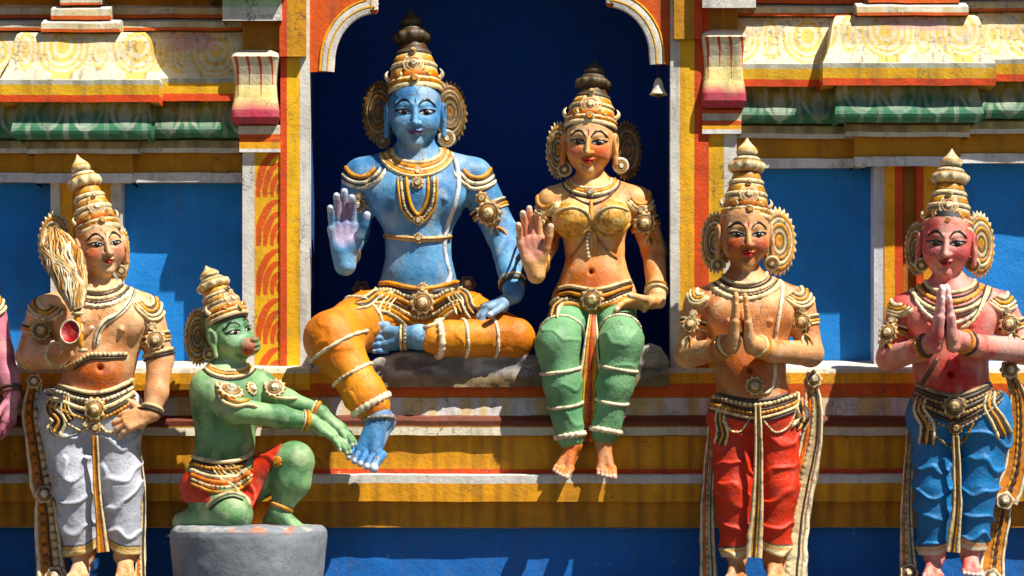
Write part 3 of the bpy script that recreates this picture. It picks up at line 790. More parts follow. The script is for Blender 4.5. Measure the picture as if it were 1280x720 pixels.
        if lips:
            mb = MB(); t = np.linspace(-1, 1, 19)
            p, n = dr(np.stack([t * .135, -.226 + .012 * np.cos(t * PI * 2) * (1 - t ** 2) + .018 * t ** 2], -1)); sweep(mb, p, n, .020 * u, .012 * u, lip, False, 6, None, .4)
            p, n = dr(np.stack([t * .105, -.272 + .022 * t ** 2], -1)); sweep(mb, p, n, .024 * u, .012 * u, lip, False, 6, None, .4)
            p, n = dr(np.stack([t * .125, -.248 + .02 * t ** 2], -1)); sweep(mb, p, n, .006 * u, .008 * u, lip * .25, False, 6, None, .3)
            mb.build('lips', M_EYE, root)
        if tilak is not None:
            mb = MB()
            p, n = dr([(0, .165), (0, .20), (0, .24), (0, .28)]); sweep(mb, p, n, .015 * u, .006 * u, tilak, False, 6, None, .3)
            mb.build('forehead_mark', M_EYE, root)
    # -- body colour
    def finish(s, skin, H, hair=None, blush=None, spots=(), tips=None, name='body', shade=None, clipz=None):
        s.B.edit(lambda Q, d: d + .0030 * (fbm(Q * 24, 2) - .5), .012)
        V, F = s.B.mesh(); n = fbm(V * 11 + 3, 3)
        c = np.tile(skin, (len(V), 1))
        if shade is not None:
            c = mixc(c, shade, sstep(.38, .66, n) * .85)
            c = mixc(c, np.minimum(skin * .6 + IVORY * .42, .8), sstep(.5, .68, fbm(V * np.array([17, 17, 11]) + 31, 3)) * .5)
        for (p, r_, cc, k) in list(spots):
            dd = np.linalg.norm((V - s.W(*p)) / (np.asarray(r_) * s.s), axis=1); c = mixc(c, cc, (1 - sstep(.35, 1.1, dd + (n - .5) * .5)) * k)
        for hd in s.heads:
            q = (V - hd['O']) @ hd['R'] / hd['u']
            if blush is not None:
                for sg in (-1, 1):
                    dd = np.hypot(q[:, 0] - sg * .23, (q[:, 2] + .09) * 1.1); m = (1 - sstep(.04, .2, dd + (n - .5) * .08)) * (q[:, 1] > .05)
                    c = mixc(c, blush, m * .6)
            if hair is not None:
                line_ = .43 + .16 * np.clip(q[:, 1], -.3, .4) - .6 * np.clip(np.abs(q[:, 0]) - .33, 0, 1)
                m = (q[:, 2] > line_) | ((q[:, 1] < -.14) & (q[:, 2] > -.3) & (np.abs(q[:, 0]) < .5))
                m &= (np.abs(q) < [.60, .75, .9]).all(1)
                c = mixc(c, hair, m * 1.)
        if tips is not None:
            for (p, r_) in getattr(s, 'tips', []):
                dd = np.linalg.norm(V - p, axis=1); c = mixc(c, tips, (1 - sstep(r_ * .9, r_ * 1.35, dd)) * .75)
        return MB().add(V, F, c).build(name, M_SKIN, s.root)
    def cloth(s, F, name, base, colf=None, mat=None):
        F.edit(lambda Q, d: d + .0036 * (fbm(Q * 26, 2) - .5), .012)
        V, Fc = F.mesh(); n = fbm(V * 9 + 5, 3); c = mixc(np.tile(base, (len(V), 1)), base * .72, sstep(.45, .75, n) * .6)
        if colf: c = colf(V, c)
        return MB().add(V, Fc, c).build(name, mat or M_CLOTH, s.root)
    # -- ornaments
    def crown(s, base, tip, r0, cols=None, seg=30, dark_top=False, R=None, med=True, spikes=True):
        a = s.W(*base); b = s.W(*tip); hgt = np.linalg.norm(b - a); ax = (b - a) / hgt; r0 = s.r(r0)
        c1, c2, c3, c4 = cols or (CREAM, GOLD, ORNG, DARK)
        pr = [(-.05, .97, c4), (-.02, 1.0, c4), (-.01, 1.05, c1), (.03, 1.08, c1), (.05, 1.04, c1), (.055, .98, c4), (.065, 1.01, c2), (.09, 1.05, c2), (.11, 1.05, c1), (.125, .99, c1), (.13, .93, c4), (.14, .96, c3),
              (.20, .94, c2), (.25, .90, c1), (.26, .85, c4), (.27, .92, c1), (.30, .93, c1), (.32, .87, c1), (.325, .82, c4), (.34, .84, c2), (.38, .78, c2), (.41, .74, c1), (.415, .69, c4), (.425, .76, c1), (.455, .77, c1), (.475, .70, c1), (.48, .62, c4), (.50, .64, c2), (.55, .58, c2), (.565, .54, c4),
              (.575, .62, c2), (.60, .72, c1), (.635, .78, c1), (.67, .77, c1), (.70, .68, c2), (.715, .58, c4), (.725, .60, c1), (.75, .54, c1), (.765, .44, c4), (.775, .36, c4), (.785, .42, c1), (.82, .47, c1), (.85, .44, c2), (.88, .36, c1), (.91, .25, c1), (.94, .15, c1), (.97, .08, c1), (1.0, .01, c1)]
        if dark_top: pr = [(h, r_ if h < .42 else r_ * .94, c if h < .42 else c * .10 + C3(58, 42, 26) * .75) for h, r_, c in pr]  # shadow of the niche arch painted into the upper crown colours
        pt = {i: (10, .075) for i, q in enumerate(pr) if .57 < q[0] < .70}; pt.update({i: (20, .025) for i, q in enumerate(pr) if .06 < q[0] < .12})
        mb = MB(); lathe(mb, a, ax, [(h * hgt, r_ * r0, c) for h, r_, c in pr], seg * 2, pt)
        co = mb.build('crown', M_GILD, s.root)
        if med:
            f = R[:, 1] if R is not None else np.array([0, -1., 0]); f = nrm(f - ax * (f @ ax))
            side = np.cross(f, ax)
            mb = MB(); m0 = a + ax * hgt * .27 + f * r0 * .74
            n_ = nrm(f + ax * .22); rm = r0 * .40
            lathe(mb, m0, n_, [(-.1 * rm, 1.2 * rm, c2), (.22 * rm, 1.12 * rm, c2), (.30 * rm, .95 * rm, c1), (.26 * rm, .82 * rm, c4), (.36 * rm, .74 * rm, c1), (.40 * rm, .6 * rm, c3), (.30 * rm, .52 * rm, c4), (.46 * rm, .44 * rm, c1), (.56 * rm, .2 * rm, c1), (.58 * rm, .01, c1)], 40, {0: (9, .10), 1: (9, .10)}, u=ax)
            top_ = m0 + ax * rm * 1.35
            lathe(mb, top_, n_, [(0, .34 * rm, c1), (.3 * rm, .3 * rm, c1), (.32 * rm, .18 * rm, c4), (.45 * rm, .12 * rm, c2), (.47 * rm, .005, c2)], 16)
            b0 = a + ax * hgt * .085 + f * r0 * 1.03
            lathe(mb, b0, f, [(-.1 * rm, .5 * rm, c1), (.2 * rm, .44 * rm, c1), (.22 * rm, .3 * rm, c4), (.36 * rm, .24 * rm, c2), (.42 * rm, .01, c2)], 20)
            for q in (-1, 1):
                e = a + ax * hgt * .16 + side * q * r0 * .55 + f * r0 * .78; lathe(mb, e, nrm(f + side * q * .6), [(0, .3 * rm, c1), (.16 * rm, .26 * rm, c1), (.2 * rm, .14 * rm, c4), (.3 * rm, .01, c2)], 14)
            mb.build('crown_medallion', M_GILD, co)
            if spikes:
                for q in (-1, 1):
                    mb = MB()
                    for (g, hh) in ((.95, .20),):
                        e = a + ax * hgt * .15 + side * q * r0 * .98 * (1 if g > .9 else .9) + f * r0 * (.1 if g > .9 else .5)
                        pts = np.array([e, e + ax * hh * .5 * r0 + side * q * .10 * r0, e + ax * hh * 1.2 * r0 + side * q * .12 * r0, e + ax * hh * 1.9 * r0 + side * q * .03 * r0])
                        pts = spline(pts, .004); w_ = np.interp(np.linspace(0, 1, len(pts)), [0, .4, 1], [.11, .10, .02]) * r0
                        sweep(mb, pts, np.tile(nrm(f + side * q), (len(pts), 1)), w_, w_ * .6, c1)
                    mb.build('crown_leaf', M_GILD, co)
        return co
    def fan(s, c, n, rx, rz, cols=None, teeth=26, name='ear_disc', up=None):
        """big ribbed sun-ray disc behind an ear"""
        c1, c2, c3, c4 = cols or (CREAM, GOLD, ORNG, DARK)
        pr = [(.10, .02, c2), (.16, .18, c2), (.12, .26, c4), (.2, .34, c1), (.14, .44, c4), (.2, .50, c2), (.2, .56, c2), (.12, .60, c4), (.17, .66, c1), (.19, .72, c1), (.10, .77, c4), (.13, .80, c2), (.12, .90, c2), (.05, .92, c4), (.05, .95, c1), (.0, 1.06, c1), (-.10, 1.0, c1), (-.12, .02, c4)]
        mb = MB(); R_ = s.r(rz); pt = {i: (teeth, .06 if 14 <= i <= 16 else .012) for i in range(11, 17)}
        lathe(mb, c, n, [(h * R_ * .8, r_ * R_, cc) for h, r_, cc in pr], teeth * 5, pt, sx=rx / rz, u=np.array([1., 0, 0]))
        return mb.build(name, M_GILD, s.root)
    def earring(s, c, n, r_, cols=None):
        c1, c2, c3, c4 = cols or (CREAM, GOLD, ORNG, DARK); r_ = s.r(r_)
        mb = MB(); lathe(mb, c, n, [(-.5 * r_, .6 * r_, c2), (-.35 * r_, 1.0 * r_, c2), (.05 * r_, 1.05 * r_, c1), (.3 * r_, .88 * r_, c1), (.22 * r_, .66 * r_, c4), (.30 * r_, .56 * r_, c2), (.16 * r_, .40 * r_, c4), (.32 * r_, .2 * r_, c1), (.36 * r_, .01, c1)], 24)
        return mb.build('earring', M_GILD, s.root)
    def rosette(s, mb, c, n, r_, petals=10, cols=None, up=None, spike=0.):
        c1, c2, c3, c4 = cols or (CREAM, GOLD, ORNG, DARK); r_ = s.r(r_)
        lathe(mb, c, n, [(-.25 * r_, 1.05 * r_, c2), (.10 * r_, 1.08 * r_, c2), (.24 * r_, .9 * r_, c1), (.16 * r_, .74 * r_, c4), (.34 * r_, .62 * r_, c2), (.32 * r_, .5 * r_, c4), (.5 * r_, .40 * r_, c1), (.62 * r_, .2 * r_, c1), (.64 * r_, .01, c1)], petals * 6, {0: (petals, .10), 1: (petals, .12), 2: (petals, .06)})
    def disc_on(s, mb, px, F, r_, **k):
        p, n, hit = s.drape(np.array([px[:2]], float), F); 
        s.rosette(mb, p[0] + n[0] * s.r(1.), n[0], r_, **k)
    def epaulette(s, cx, cy, rx, ry, tilt, F, n=4, cols=None, fill=True, name='shoulder_ornament', tip=True, a0=-8, a1=188):
        """nested U-shaped shoulder flaps, tilt degrees clockwise in the photo"""
        c1, c2, c3, c4 = cols or (CREAM, GOLD, ORNG, DARK); mb = MB(); tl = math.radians(tilt)
        th = np.radians(np.linspace(a0, a1, 40))
        seq = [(1.0, 2.8, c1, 3.4), (.90, 1.5, c4, 1.6), (.80, 2.6, c1, 3.2), (.70, 1.4, c4, 1.4), (.58, 3.0, c2, 2.8), (.45, 1.4, c4, 1.4), (.32, 3., c1, 2.8)][:n * 2 - 1]
        for k, w_, c, hh in seq:
            x = np.cos(th) * rx * k; y = np.sin(th) * ry * k
            q = np.stack([cx + x * math.cos(tl) - y * math.sin(tl), cy + x * math.sin(tl) + y * math.cos(tl)], -1)
            s.line(mb, q, w_, hh, c, F, taper=.12, lift=.6)
        if tip:
            q = np.array([[cx - rx * math.cos(tl), cy - rx * math.sin(tl)]]); p, nn, h_ = s.drape(q, F)
        return mb.build(name, M_GILD, s.root)
    def necklace(s, cx, cy, rows, F, cols=None, name='necklace', a0=-20, a1=200, bead=None):
        """rows: (rx, ry, dy, half width, height, colour, bead)"""
        mb = MB(); th = np.radians(np.linspace(a0, a1, 60))
        for (rx, ry, dy, w_, hh, c, bd) in rows:
            q = np.stack([cx + np.cos(th) * rx, cy + dy + np.sin(th) * ry], -1)
            s.line(mb, q, w_, hh, c, F, bead=bd, taper=.04, lift=.4, smooth=8)
        return mb.build(name, M_GILD, s.root)
    def ribbon(s, path, widths, lanes, th=2.5, name='sash', nor=(0, -1., 0), ripple=0., end=None, parent=None, depth=None, seg=None):
        """hanging cloth: path (px,py,d); lanes: (offset -1..1, half width 0..1, height, colour, bead)"""
        q = spline(path, 2.5); W_ = np.array([s.W(*p) for p in q]); n = len(W_)
        wd = np.interp(np.linspace(0, 1, n), np.linspace(0, 1, len(widths)), widths)
        if ripple: W_[:, 1] += np.sin(np.arange(n) * .35) * s.r(ripple)
        N_ = np.tile(nrm(np.array(nor, float)), (n, 1)); t = nrm(np.gradient(W_, axis=0)); b = nrm(np.cross(t, N_))
        mb = MB()
        for (of, hw, hh, c, bd) in lanes:
            hh = hh * .62; jit = 1 + .16 * (fbm(W_ * 16 + of * 5, 2) - .5) * 2
            sweep(mb, W_ + b * (of * wd * jit * s.s)[:, None] + N_ * s.r(hh * .5), N_, hw * wd * jit * s.s, s.r(hh), c, False, 8, s.r(bd) if bd else None, 0., 0., c * .25 if bd else None)
        return mb.build(name, M_GILD, s.root)
    def band(s, name, specs, label=None, mat=None):
        """rings round a limb, one part"""
        if name == 'trouser_band' and len(specs) > 1:
            for sp in specs: s.band(name, [sp])
            return
        mb = MB()
        for sp in specs: s.ring(mb, *sp[0], **sp[1])
        if mb.n: return mb.build(name, mat or M_GILD, s.root)

    def lines(s, name, specs, surf=None, mat=None):
        mb = MB()
        for sp in specs:
            pts, w, h, c = sp[:4]; bd = sp[4] if len(sp) > 4 else None
            s.line(mb, pts, w, h, c, surf or s.S, bead=bd, taper=.05, lift=.5, col2=(c * .2 if bd else None))
        return mb.build(name, mat or M_GILD, s.root)
    def armlet(s, c, axis, med, r_, F=None, cols=None, pend=None, L=60., bands=3, petals=11):
        c1, c2, c3, c4 = cols or (CREAM, GOLD, ORNG, DARK); F = F or s.B; mb = MB()
        ax = np.array([axis[0], axis[1]], float); ax /= np.hypot(*ax)
        for k, (o, w_, hh, cc) in enumerate(((-5, 1.8, 2.2, c1), (-2, 1.6, 1.4, c4), (1.5, 2.2, 2.6, c2), (5, 1.6, 2.2, c1))[:bands + 1]):
            s.ring(mb, (c[0] + ax[0] * o, c[1] + ax[1] * o, c[2]), (ax[0], ax[1], axis[2] if len(axis) > 2 else 0), w_, hh, cc, F, L)
        if med is not None:
            p, n, hit = s.drape(np.array([med[:2]], float), F)
            s.rosette(mb, p[0] + n[0] * s.r(2.5), n[0], r_, petals, (c1, c2, c3, c4))
            p2, n2, _ = s.drape(np.array([[med[0] - ax[0] * r_ * 1.35, med[1] - ax[1] * r_ * 1.35]]), F)
            s.rosette(mb, p2[0] + n2[0] * s.r(2), n2[0], r_ * .5, 7, (c1, c2, c3, c4))
        if pend:
            for (dx, col, w_) in ((-r_ * .34, c1, 1.9), (r_ * .34, c2, 1.9), (0, c4, 1.2)):
                q = [(med[0] + ax[0] * r_ + dx * -ax[1], med[1] + ax[1] * r_ + dx * ax[0]), (med[0] + ax[0] * (r_ + pend * .55) + dx * 1.2, med[1] + ax[1] * (r_ + pend * .5)), (med[0] + ax[0] * (r_ + pend) + dx * 1.8, med[1] + ax[1] * (r_ + pend))]
                s.line(mb, q, w_, 2.2, col, F, taper=.2)
        return mb.build('armlet', M_GILD, s.root)
    def buckle(s, x, y, r_, surf=None, petals=10, cols=None, name='belt_buckle', near=-260.):
        mb = MB(); p, n, _ = s.drape(np.array([[x, y]], float), surf or s.S, near); n = nrm(n * np.array([.5, 1, .4])) if n.ndim > 1 else n
        s.rosette(mb, p[0] + n[0] * s.r(2.), n[0], r_, petals, cols); return mb.build(name, M_GILD, s.root)
    def scroll(s, pts, w, cols=None, surf=None, name='sash_tail'):
        """S-shaped hanging cloth tail: parallel ridges"""
        c1, c2, c3, c4 = cols or (CREAM, GOLD, ORNG, DARK); mb = MB(); q = spline(pts, 1.6); t = np.gradient(q, axis=0); t /= np.hypot(t[:, 0], t[:, 1])[:, None] + 1e-9
        nn = np.stack([t[:, 1], -t[:, 0]], -1); g_ = np.linspace(.7, 1.25, len(q))[:, None]
        for o, ww, hh, cc in ((0, w * 1.05, 1.6, c4), (-.78, w * .26, 3.4, c1), (.78, w * .26, 3.4, c1), (0, w * .28, 3.0, c2)):
            s.line(mb, q + nn * o * w * g_, ww, hh, cc, surf or s.S, taper=.08, lift=.8)
        return mb.build(name, M_GILD, s.root)
# ------------------------------------------------------------------ standing statues
def legfolds(Fg, fig, legs, amp=2.2, freq=.20):
    """draped folds: crescents hanging across each leg"""
    seg = [(fig.W(*a)[[0, 2]], fig.W(*b)[[0, 2]], fig.r(rr)) for a, b, rr in legs]
    def fn(Q, d):
        best = np.full(len(Q), 9.); out = d.copy()
        ph = np.zeros(len(Q))
        for k, (a, b, rr) in enumerate(seg):
            ba = b - a; L2 = ba @ ba; q = Q[:, [0, 2]] - a; t = np.clip((q @ ba) / L2, 0, 1)
            lat = (q[:, 0] * ba[1] - q[:, 1] * ba[0]) / math.sqrt(L2); dd = np.abs(lat)
            sgn = 1 if k % 2 == 0 else -1
            p_ = t * math.sqrt(L2) / fig.s * freq + (lat / rr) * .9 * sgn + (lat / rr) ** 2 * 1.5
            m = dd < best; ph = np.where(m, p_, ph); best = np.where(m, dd, best)
        n = fbm(Q * 9, 2); w = np.sin(ph * 1. + n * 9.0); rid = np.clip(w, 0, 1) ** 4 * 1.25 + np.where(w < 0, w * .22, 0)
        return d - fig.r(amp) * rid * sstep(.2, .6, fbm(Q * 5 + 4, 2) + .15)
    Fg.edit(fn)

def standing(root, y0, g):
    """g: dictionary of photo measures for one standing statue"""
    f = Fig(root, y0, g['box']); B = f.B; R = rot(*g['rot']); nk = g['neck']; sl, sr = g['sl'], g['sr']
    H = f.head(g['face'], g['fh'], R, (nk[0], nk[1] + 12, nk[2] if len(nk) > 2 else 0), .21)
    ch, wa, hp = g['chest'], g['waist'], g['hip']
    # torso
    f.ell(ch, (g['chw'], 36, 52), None, 20)
    f.limb([(sl[0] + 8, sl[1], 4), (nk[0], nk[1] + 18, 4), (sr[0] - 8, sr[1], 4)], [20, 21, 20], 18)
    for q in (-1, 1): f.ell((ch[0] + q * g['chw'] * .46, ch[1] - 4, -26), (27, 15, 23), None, 14)
    f.limb([ch[:2] + (2,), wa + (0,), hp + (2,)], [g['chw'] * .72, g['waw'], g['waw'] + 4], 22)
    f.ell((wa[0], wa[1] + 12, -12), (g['waw'] * .86, 30, 27), None, 16)
    f.ell((wa[0], wa[1] + 8, -44), (3, 6, 3), None, 5, 's')
    f.ell((hp[0], hp[1] - 4, 2), (g['hiw'] - 2, 34, 28), None, 16)
    for q in (-1, 1): f.ell((ch[0] + q * g['chw'] * .48, ch[1] + 4, -42), (3.4, 3.4, 3.4), None, 3)
    T = B.copy()
    # legs and feet under the cloth
    for lg in g['legs']:
        hpj, kn, an = lg['hip'], lg['knee'], lg['ank']
        f.limb([hpj, kn, an], [lg['r'][0] - 4, lg['r'][1] - 4, lg['r'][2] - 6], 8)
        f.foot(f.W(an[0], an[1] + 6, an[2]), lg['fdir'], (0, -.25, 1), f.r(62), f.r(lg['r'][2] - 6))
    for am in g['arms']:
        f.limb(am['pts'], am['r'], 6)
    for hd in g['hands']: f.hand(**{**hd, 'wr': f.W(*hd['wr']), 'L': f.r(hd['L'])})
    # dhoti
    Cc = f.newfield(); f.C = Cc
    for lg in g['legs']:
        hpj, kn, an = lg['hip'], lg['knee'], lg['ank']
        f.limb([(hpj[0], hpj[1] - 22, hpj[2]), hpj, kn, (an[0], an[1] + 14, an[2])], [lg['r'][0], lg['r'][0] + 1, lg['r'][1], lg['r'][2]], 4, F=Cc)
    f.ell((hp[0], hp[1] + 8, 2), (g['hiw'] + 3, 42, 40), None, 16, F=Cc)
    zb = f.W(0, g['belt'], 0)[2]
    Cc.cut(lambda Q: Q[:, 2] - zb)
    hem = [(f.W(*l['ank'])[0], f.W(0, l['hem'], 0)[2], l['side']) for l in g['legs']]
    xm = (hem[0][0] + hem[1][0]) / 2
    def hemcut(Q):
        left_ = Q[:, 0] < xm
        hx = np.where(left_, hem[0][0], hem[1][0]); hz = np.where(left_, hem[0][1], hem[1][1]); sg = np.where(left_, 1., -1.)
        x = (Q[:, 0] - hx) / f.r(26)
        return (hz + f.r(12) * np.clip(x * sg + .2, -1, 1.4) ** 2 * np.sign(np.clip(x * sg + .2, -1, 1.4)).clip(0, 1)) - Q[:, 2]
    Cc.cut(hemcut)
    legfolds(Cc, f, [(l['hip'], l['ank'], l['r'][0]) for l in g['legs']], g.get('famp', 2.4), g.get('ffreq', .17))
    hc = g.get('hemcol', CREAM)
    def colf(V, c):
        dh = -hemcut(V) / f.s
        c = mixc(c, hc, sstep(13, 11, dh)); c = mixc(c, DARK, (np.abs(dh - 12) < 1.3) * .8); c = mixc(c, GOLD, (np.abs(dh - 7.5) < 1.8) * .7)
        return c
    f.cloth(Cc, 'dhoti', g['cloth'], colf)
    f.S = Multi(B, Cc); f.T = T; f.H = H; f.TC = Multi(T, Cc)
    f.finish(g['skin'], H, g.get('hair', BLACK), g.get('blush'), g.get('spots', ()), g.get('tips'), shade=g.get('shade'))
    f.face(H, T, **g.get('facek', {}))
    # jewellery shared by the standing statues
    cols = g.get('cols', (CREAM, GOLD, ORNG, DARK))
    f.crown(g['crown'][0], g['crown'][1], g['crown'][2], cols, R=R)
    for q, fn in zip((-1, 1), g['fans']):
        if fn: f.fan(f.W(*fn[0]), nrm(np.array(fn[1], float)), fn[2], fn[3], cols)
    for er in g['rings']: f.earring(f.W(*er[0]), nrm(R[:, 1] + np.array([er[2] if len(er) > 2 else 0, 0, -.1])), er[1], cols)
    c1, c2, c3, c4 = cols
    f.necklace(nk[0], nk[1], [(nx, ny, 0, w_, h_, cc, bd) for nx, ny, w_, h_, cc, bd in g['neckrows']], T)
    for ep in g['epaul']: f.epaulette(*ep, Multi(B), cols=cols)
    return f

E_top = top('statue', 'tan statue with joined palms in red trousers, just right of the niche', 'statue', tuple(P(937, 735, -.31)))
gE = dict(box=(835, 165, 1045, 742, -150, 90), rot=(4, 6, 0), face=(931, 297, -8), fh=77, neck=(931, 343), sl=(874, 379), sr=(999, 378),
    chest=(937, 398, 0), chw=54, waist=(937, 455), waw=38, hip=(942, 508), hiw=48, belt=492,
    legs=[dict(hip=(917, 528, 0), knee=(917, 605, -6), ank=(922, 692, 2), r=(28, 24, 19), hem=696, side=-1, fdir=(-.15, -1, -.25)),
          dict(hip=(970, 528, 0), knee=(973, 605, -6), ank=(966, 692, 2), r=(29, 25, 19), hem=693, side=1, fdir=(.1, -1, -.25))],
    arms=[dict(pts=[(873, 381, 6), (860, 444, -4), (896, 437, -58), (914, 428, -78)], r=[19, 16, 13.5, 11]),
          dict(pts=[(1000, 380, 6), (1013, 442, -4), (965, 439, -58), (942, 430, -78)], r=[19, 16, 13.5, 11])],
    hands=[dict(wr=(916, 430, -80), a=(.06, -.15, 1), n=(1, .05, -.05), t=(0, 1, .2), L=62, curl=(0, 0, 0, 0), thumb=(.75, .5, .1), spread=.02),
           dict(wr=(938, 431, -80), a=(-.12, -.15, 1), n=(-1, .05, -.05), t=(0, 1, .2), L=62, curl=(0, 0, 0, 0), thumb=(.75, .5, .1), spread=.02)],
    cloth=C3(218, 72, 54), skin=C3(220, 166, 116), shade=C3(186, 110, 64), blush=C3(206, 62, 52), hemcol=CREAM,
    spots=[((937, 462, -30), (48, 60, 42), C3(186, 92, 44), .8), ((935, 400, -40), (60, 60, 28), C3(196, 116, 64), .5)],
    crown=((932, 275, -4), (934, 172, 4), 29), fans=[((895, 303, 14), (-.5, -1, .05), 20, 36), ((972, 302, 18), (.45, -1, .05), 25, 40)],
    rings=[((897, 331, -6), 8.5), ((965, 329, -6), 9.5)], facek=dict(lip=C3(178, 44, 36), closed=.6, tilak=C3(180, 40, 30)),
    neckrows=[(27, 12, 2.6, 3, CREAM, None), (33, 17, 1.4, 2, DARK, None), (37, 22, 3.2, 3.4, CREAM, 5), (42, 27, 1.5, 2, DARK, None), (46, 31, 4., 4., CREAM, 8)],
    epaul=[(996, 362, 18, 24, -42, ), (876, 364, 13, 18, 40)])
fE = standing(E_top, -.31, gE)

SASH = [(0, 1.0, 2.2, CREAM * .9, None), (-.80, .16, 4.0, IVORY, None), (.80, .16, 4.0, IVORY, None), (-.45, .08, 3.6, DARK, None), (.1, .2, 3.8, CREAM, 4), (.48, .2, 3.8, C3(222, 110, 30), None)]
def dress_E(f):
    TC = f.TC
    f.lines('shoulder_thread', [([(979, 349), (976, 380), (971, 410), (967, 440), (968, 470), (962, 488), (950, 492)], 2.6, 2.6, IVORY)], f.T)
    f.armlet((868, 406, 3), (-.22, 1), (864, 406), 10, pend=18)
    f.armlet((1006, 402, 3), (.22, 1), (1003, 402), 11, pend=20)
    f.band('bracelet', [((( 905, 432, -73), (1, -.35, -1.)), dict(w=1.8, th=2.6, col=CREAM, F=f.B, L=30)), (((901, 433, -68), (1, -.35, -1.)), dict(w=1.6, th=2.2, col=GOLD, F=f.B, L=30))])
    f.band('bracelet', [(((950, 433, -73), (-1, -.35, -1.)), dict(w=1.8, th=2.6, col=CREAM, F=f.B, L=30)), (((954, 434, -68), (-1, -.35, -1.)), dict(w=1.6, th=2.2, col=GOLD, F=f.B, L=30))])
    hip = lambda dy, sag: [(884, 494 + dy), (905, 499 + dy + sag * .5), (925, 503 + dy + sag * .8), (945, 505 + dy + sag), (968, 502 + dy + sag * .8), (990, 495 + dy + sag * .5), (1004, 488 + dy)]
    f.lines('belt', [(hip(-4, 0), 2.6, 3.4, DARK), (hip(0, 1), 3.2, 4.4, CREAM, 6), (hip(5, 2), 1.6, 2.4, DARK), (hip(9, 2), 2.8, 4.2, GOLD, 5), (hip(14, 3), 2.2, 3.2, CREAM), (hip(18, 4), 1.6, 2.2, DARK),
        ([(898, 510), (908, 532), (924, 540), (938, 522)], 1.6, 2.6, CREAM, 4), ([(952, 522), (968, 540), (986, 532), (996, 506)], 1.6, 2.6, CREAM, 4)], TC)
    f.buckle(943, 482, 11, TC)
    f.scroll([(906, 505), (901, 522), (904, 540), (900, 556)], 7, surf=TC)
    f.scroll([(1003, 490), (1001, 508), (1004, 522), (996, 538)], 8, surf=TC)
    f.ribbon([(947, 508, -44), (948, 560, -40), (947, 620, -34), (944, 668, -30), (942, 697, -30)], [4, 5, 6, 8, 10], [(0, 1.0, 3., GOLD, None), (-.7, .35, 4.6, CREAM, None), (.7, .35, 4.6, CREAM, None), (0, .2, 4.4, DARK, None)], name='centre_pleat')
    f.ribbon([(1012, 474, 5), (1017, 505, 8), (1014, 550, 14), (1003, 600, 18), (993, 650, 16), (988, 690, 8), (986, 724, 0)], [8, 12, 15, 17, 19, 21, 23], SASH, name='sash')
    f.ribbon([(893, 505, 10), (889, 560, 14), (885, 610, 16), (884, 660, 14), (886, 724, 6)], [5, 7, 8, 9, 11], SASH, name='sash')
    mb = MB(); p = f.W(1017, 474, 0); f.rosette(mb, p, np.array([.2, -1., .1]), 10, 8, (IVORY, GOLD, ORNG, DARK)); mb.build('sash_knot', M_GILD, f.root)
dress_E(fE)

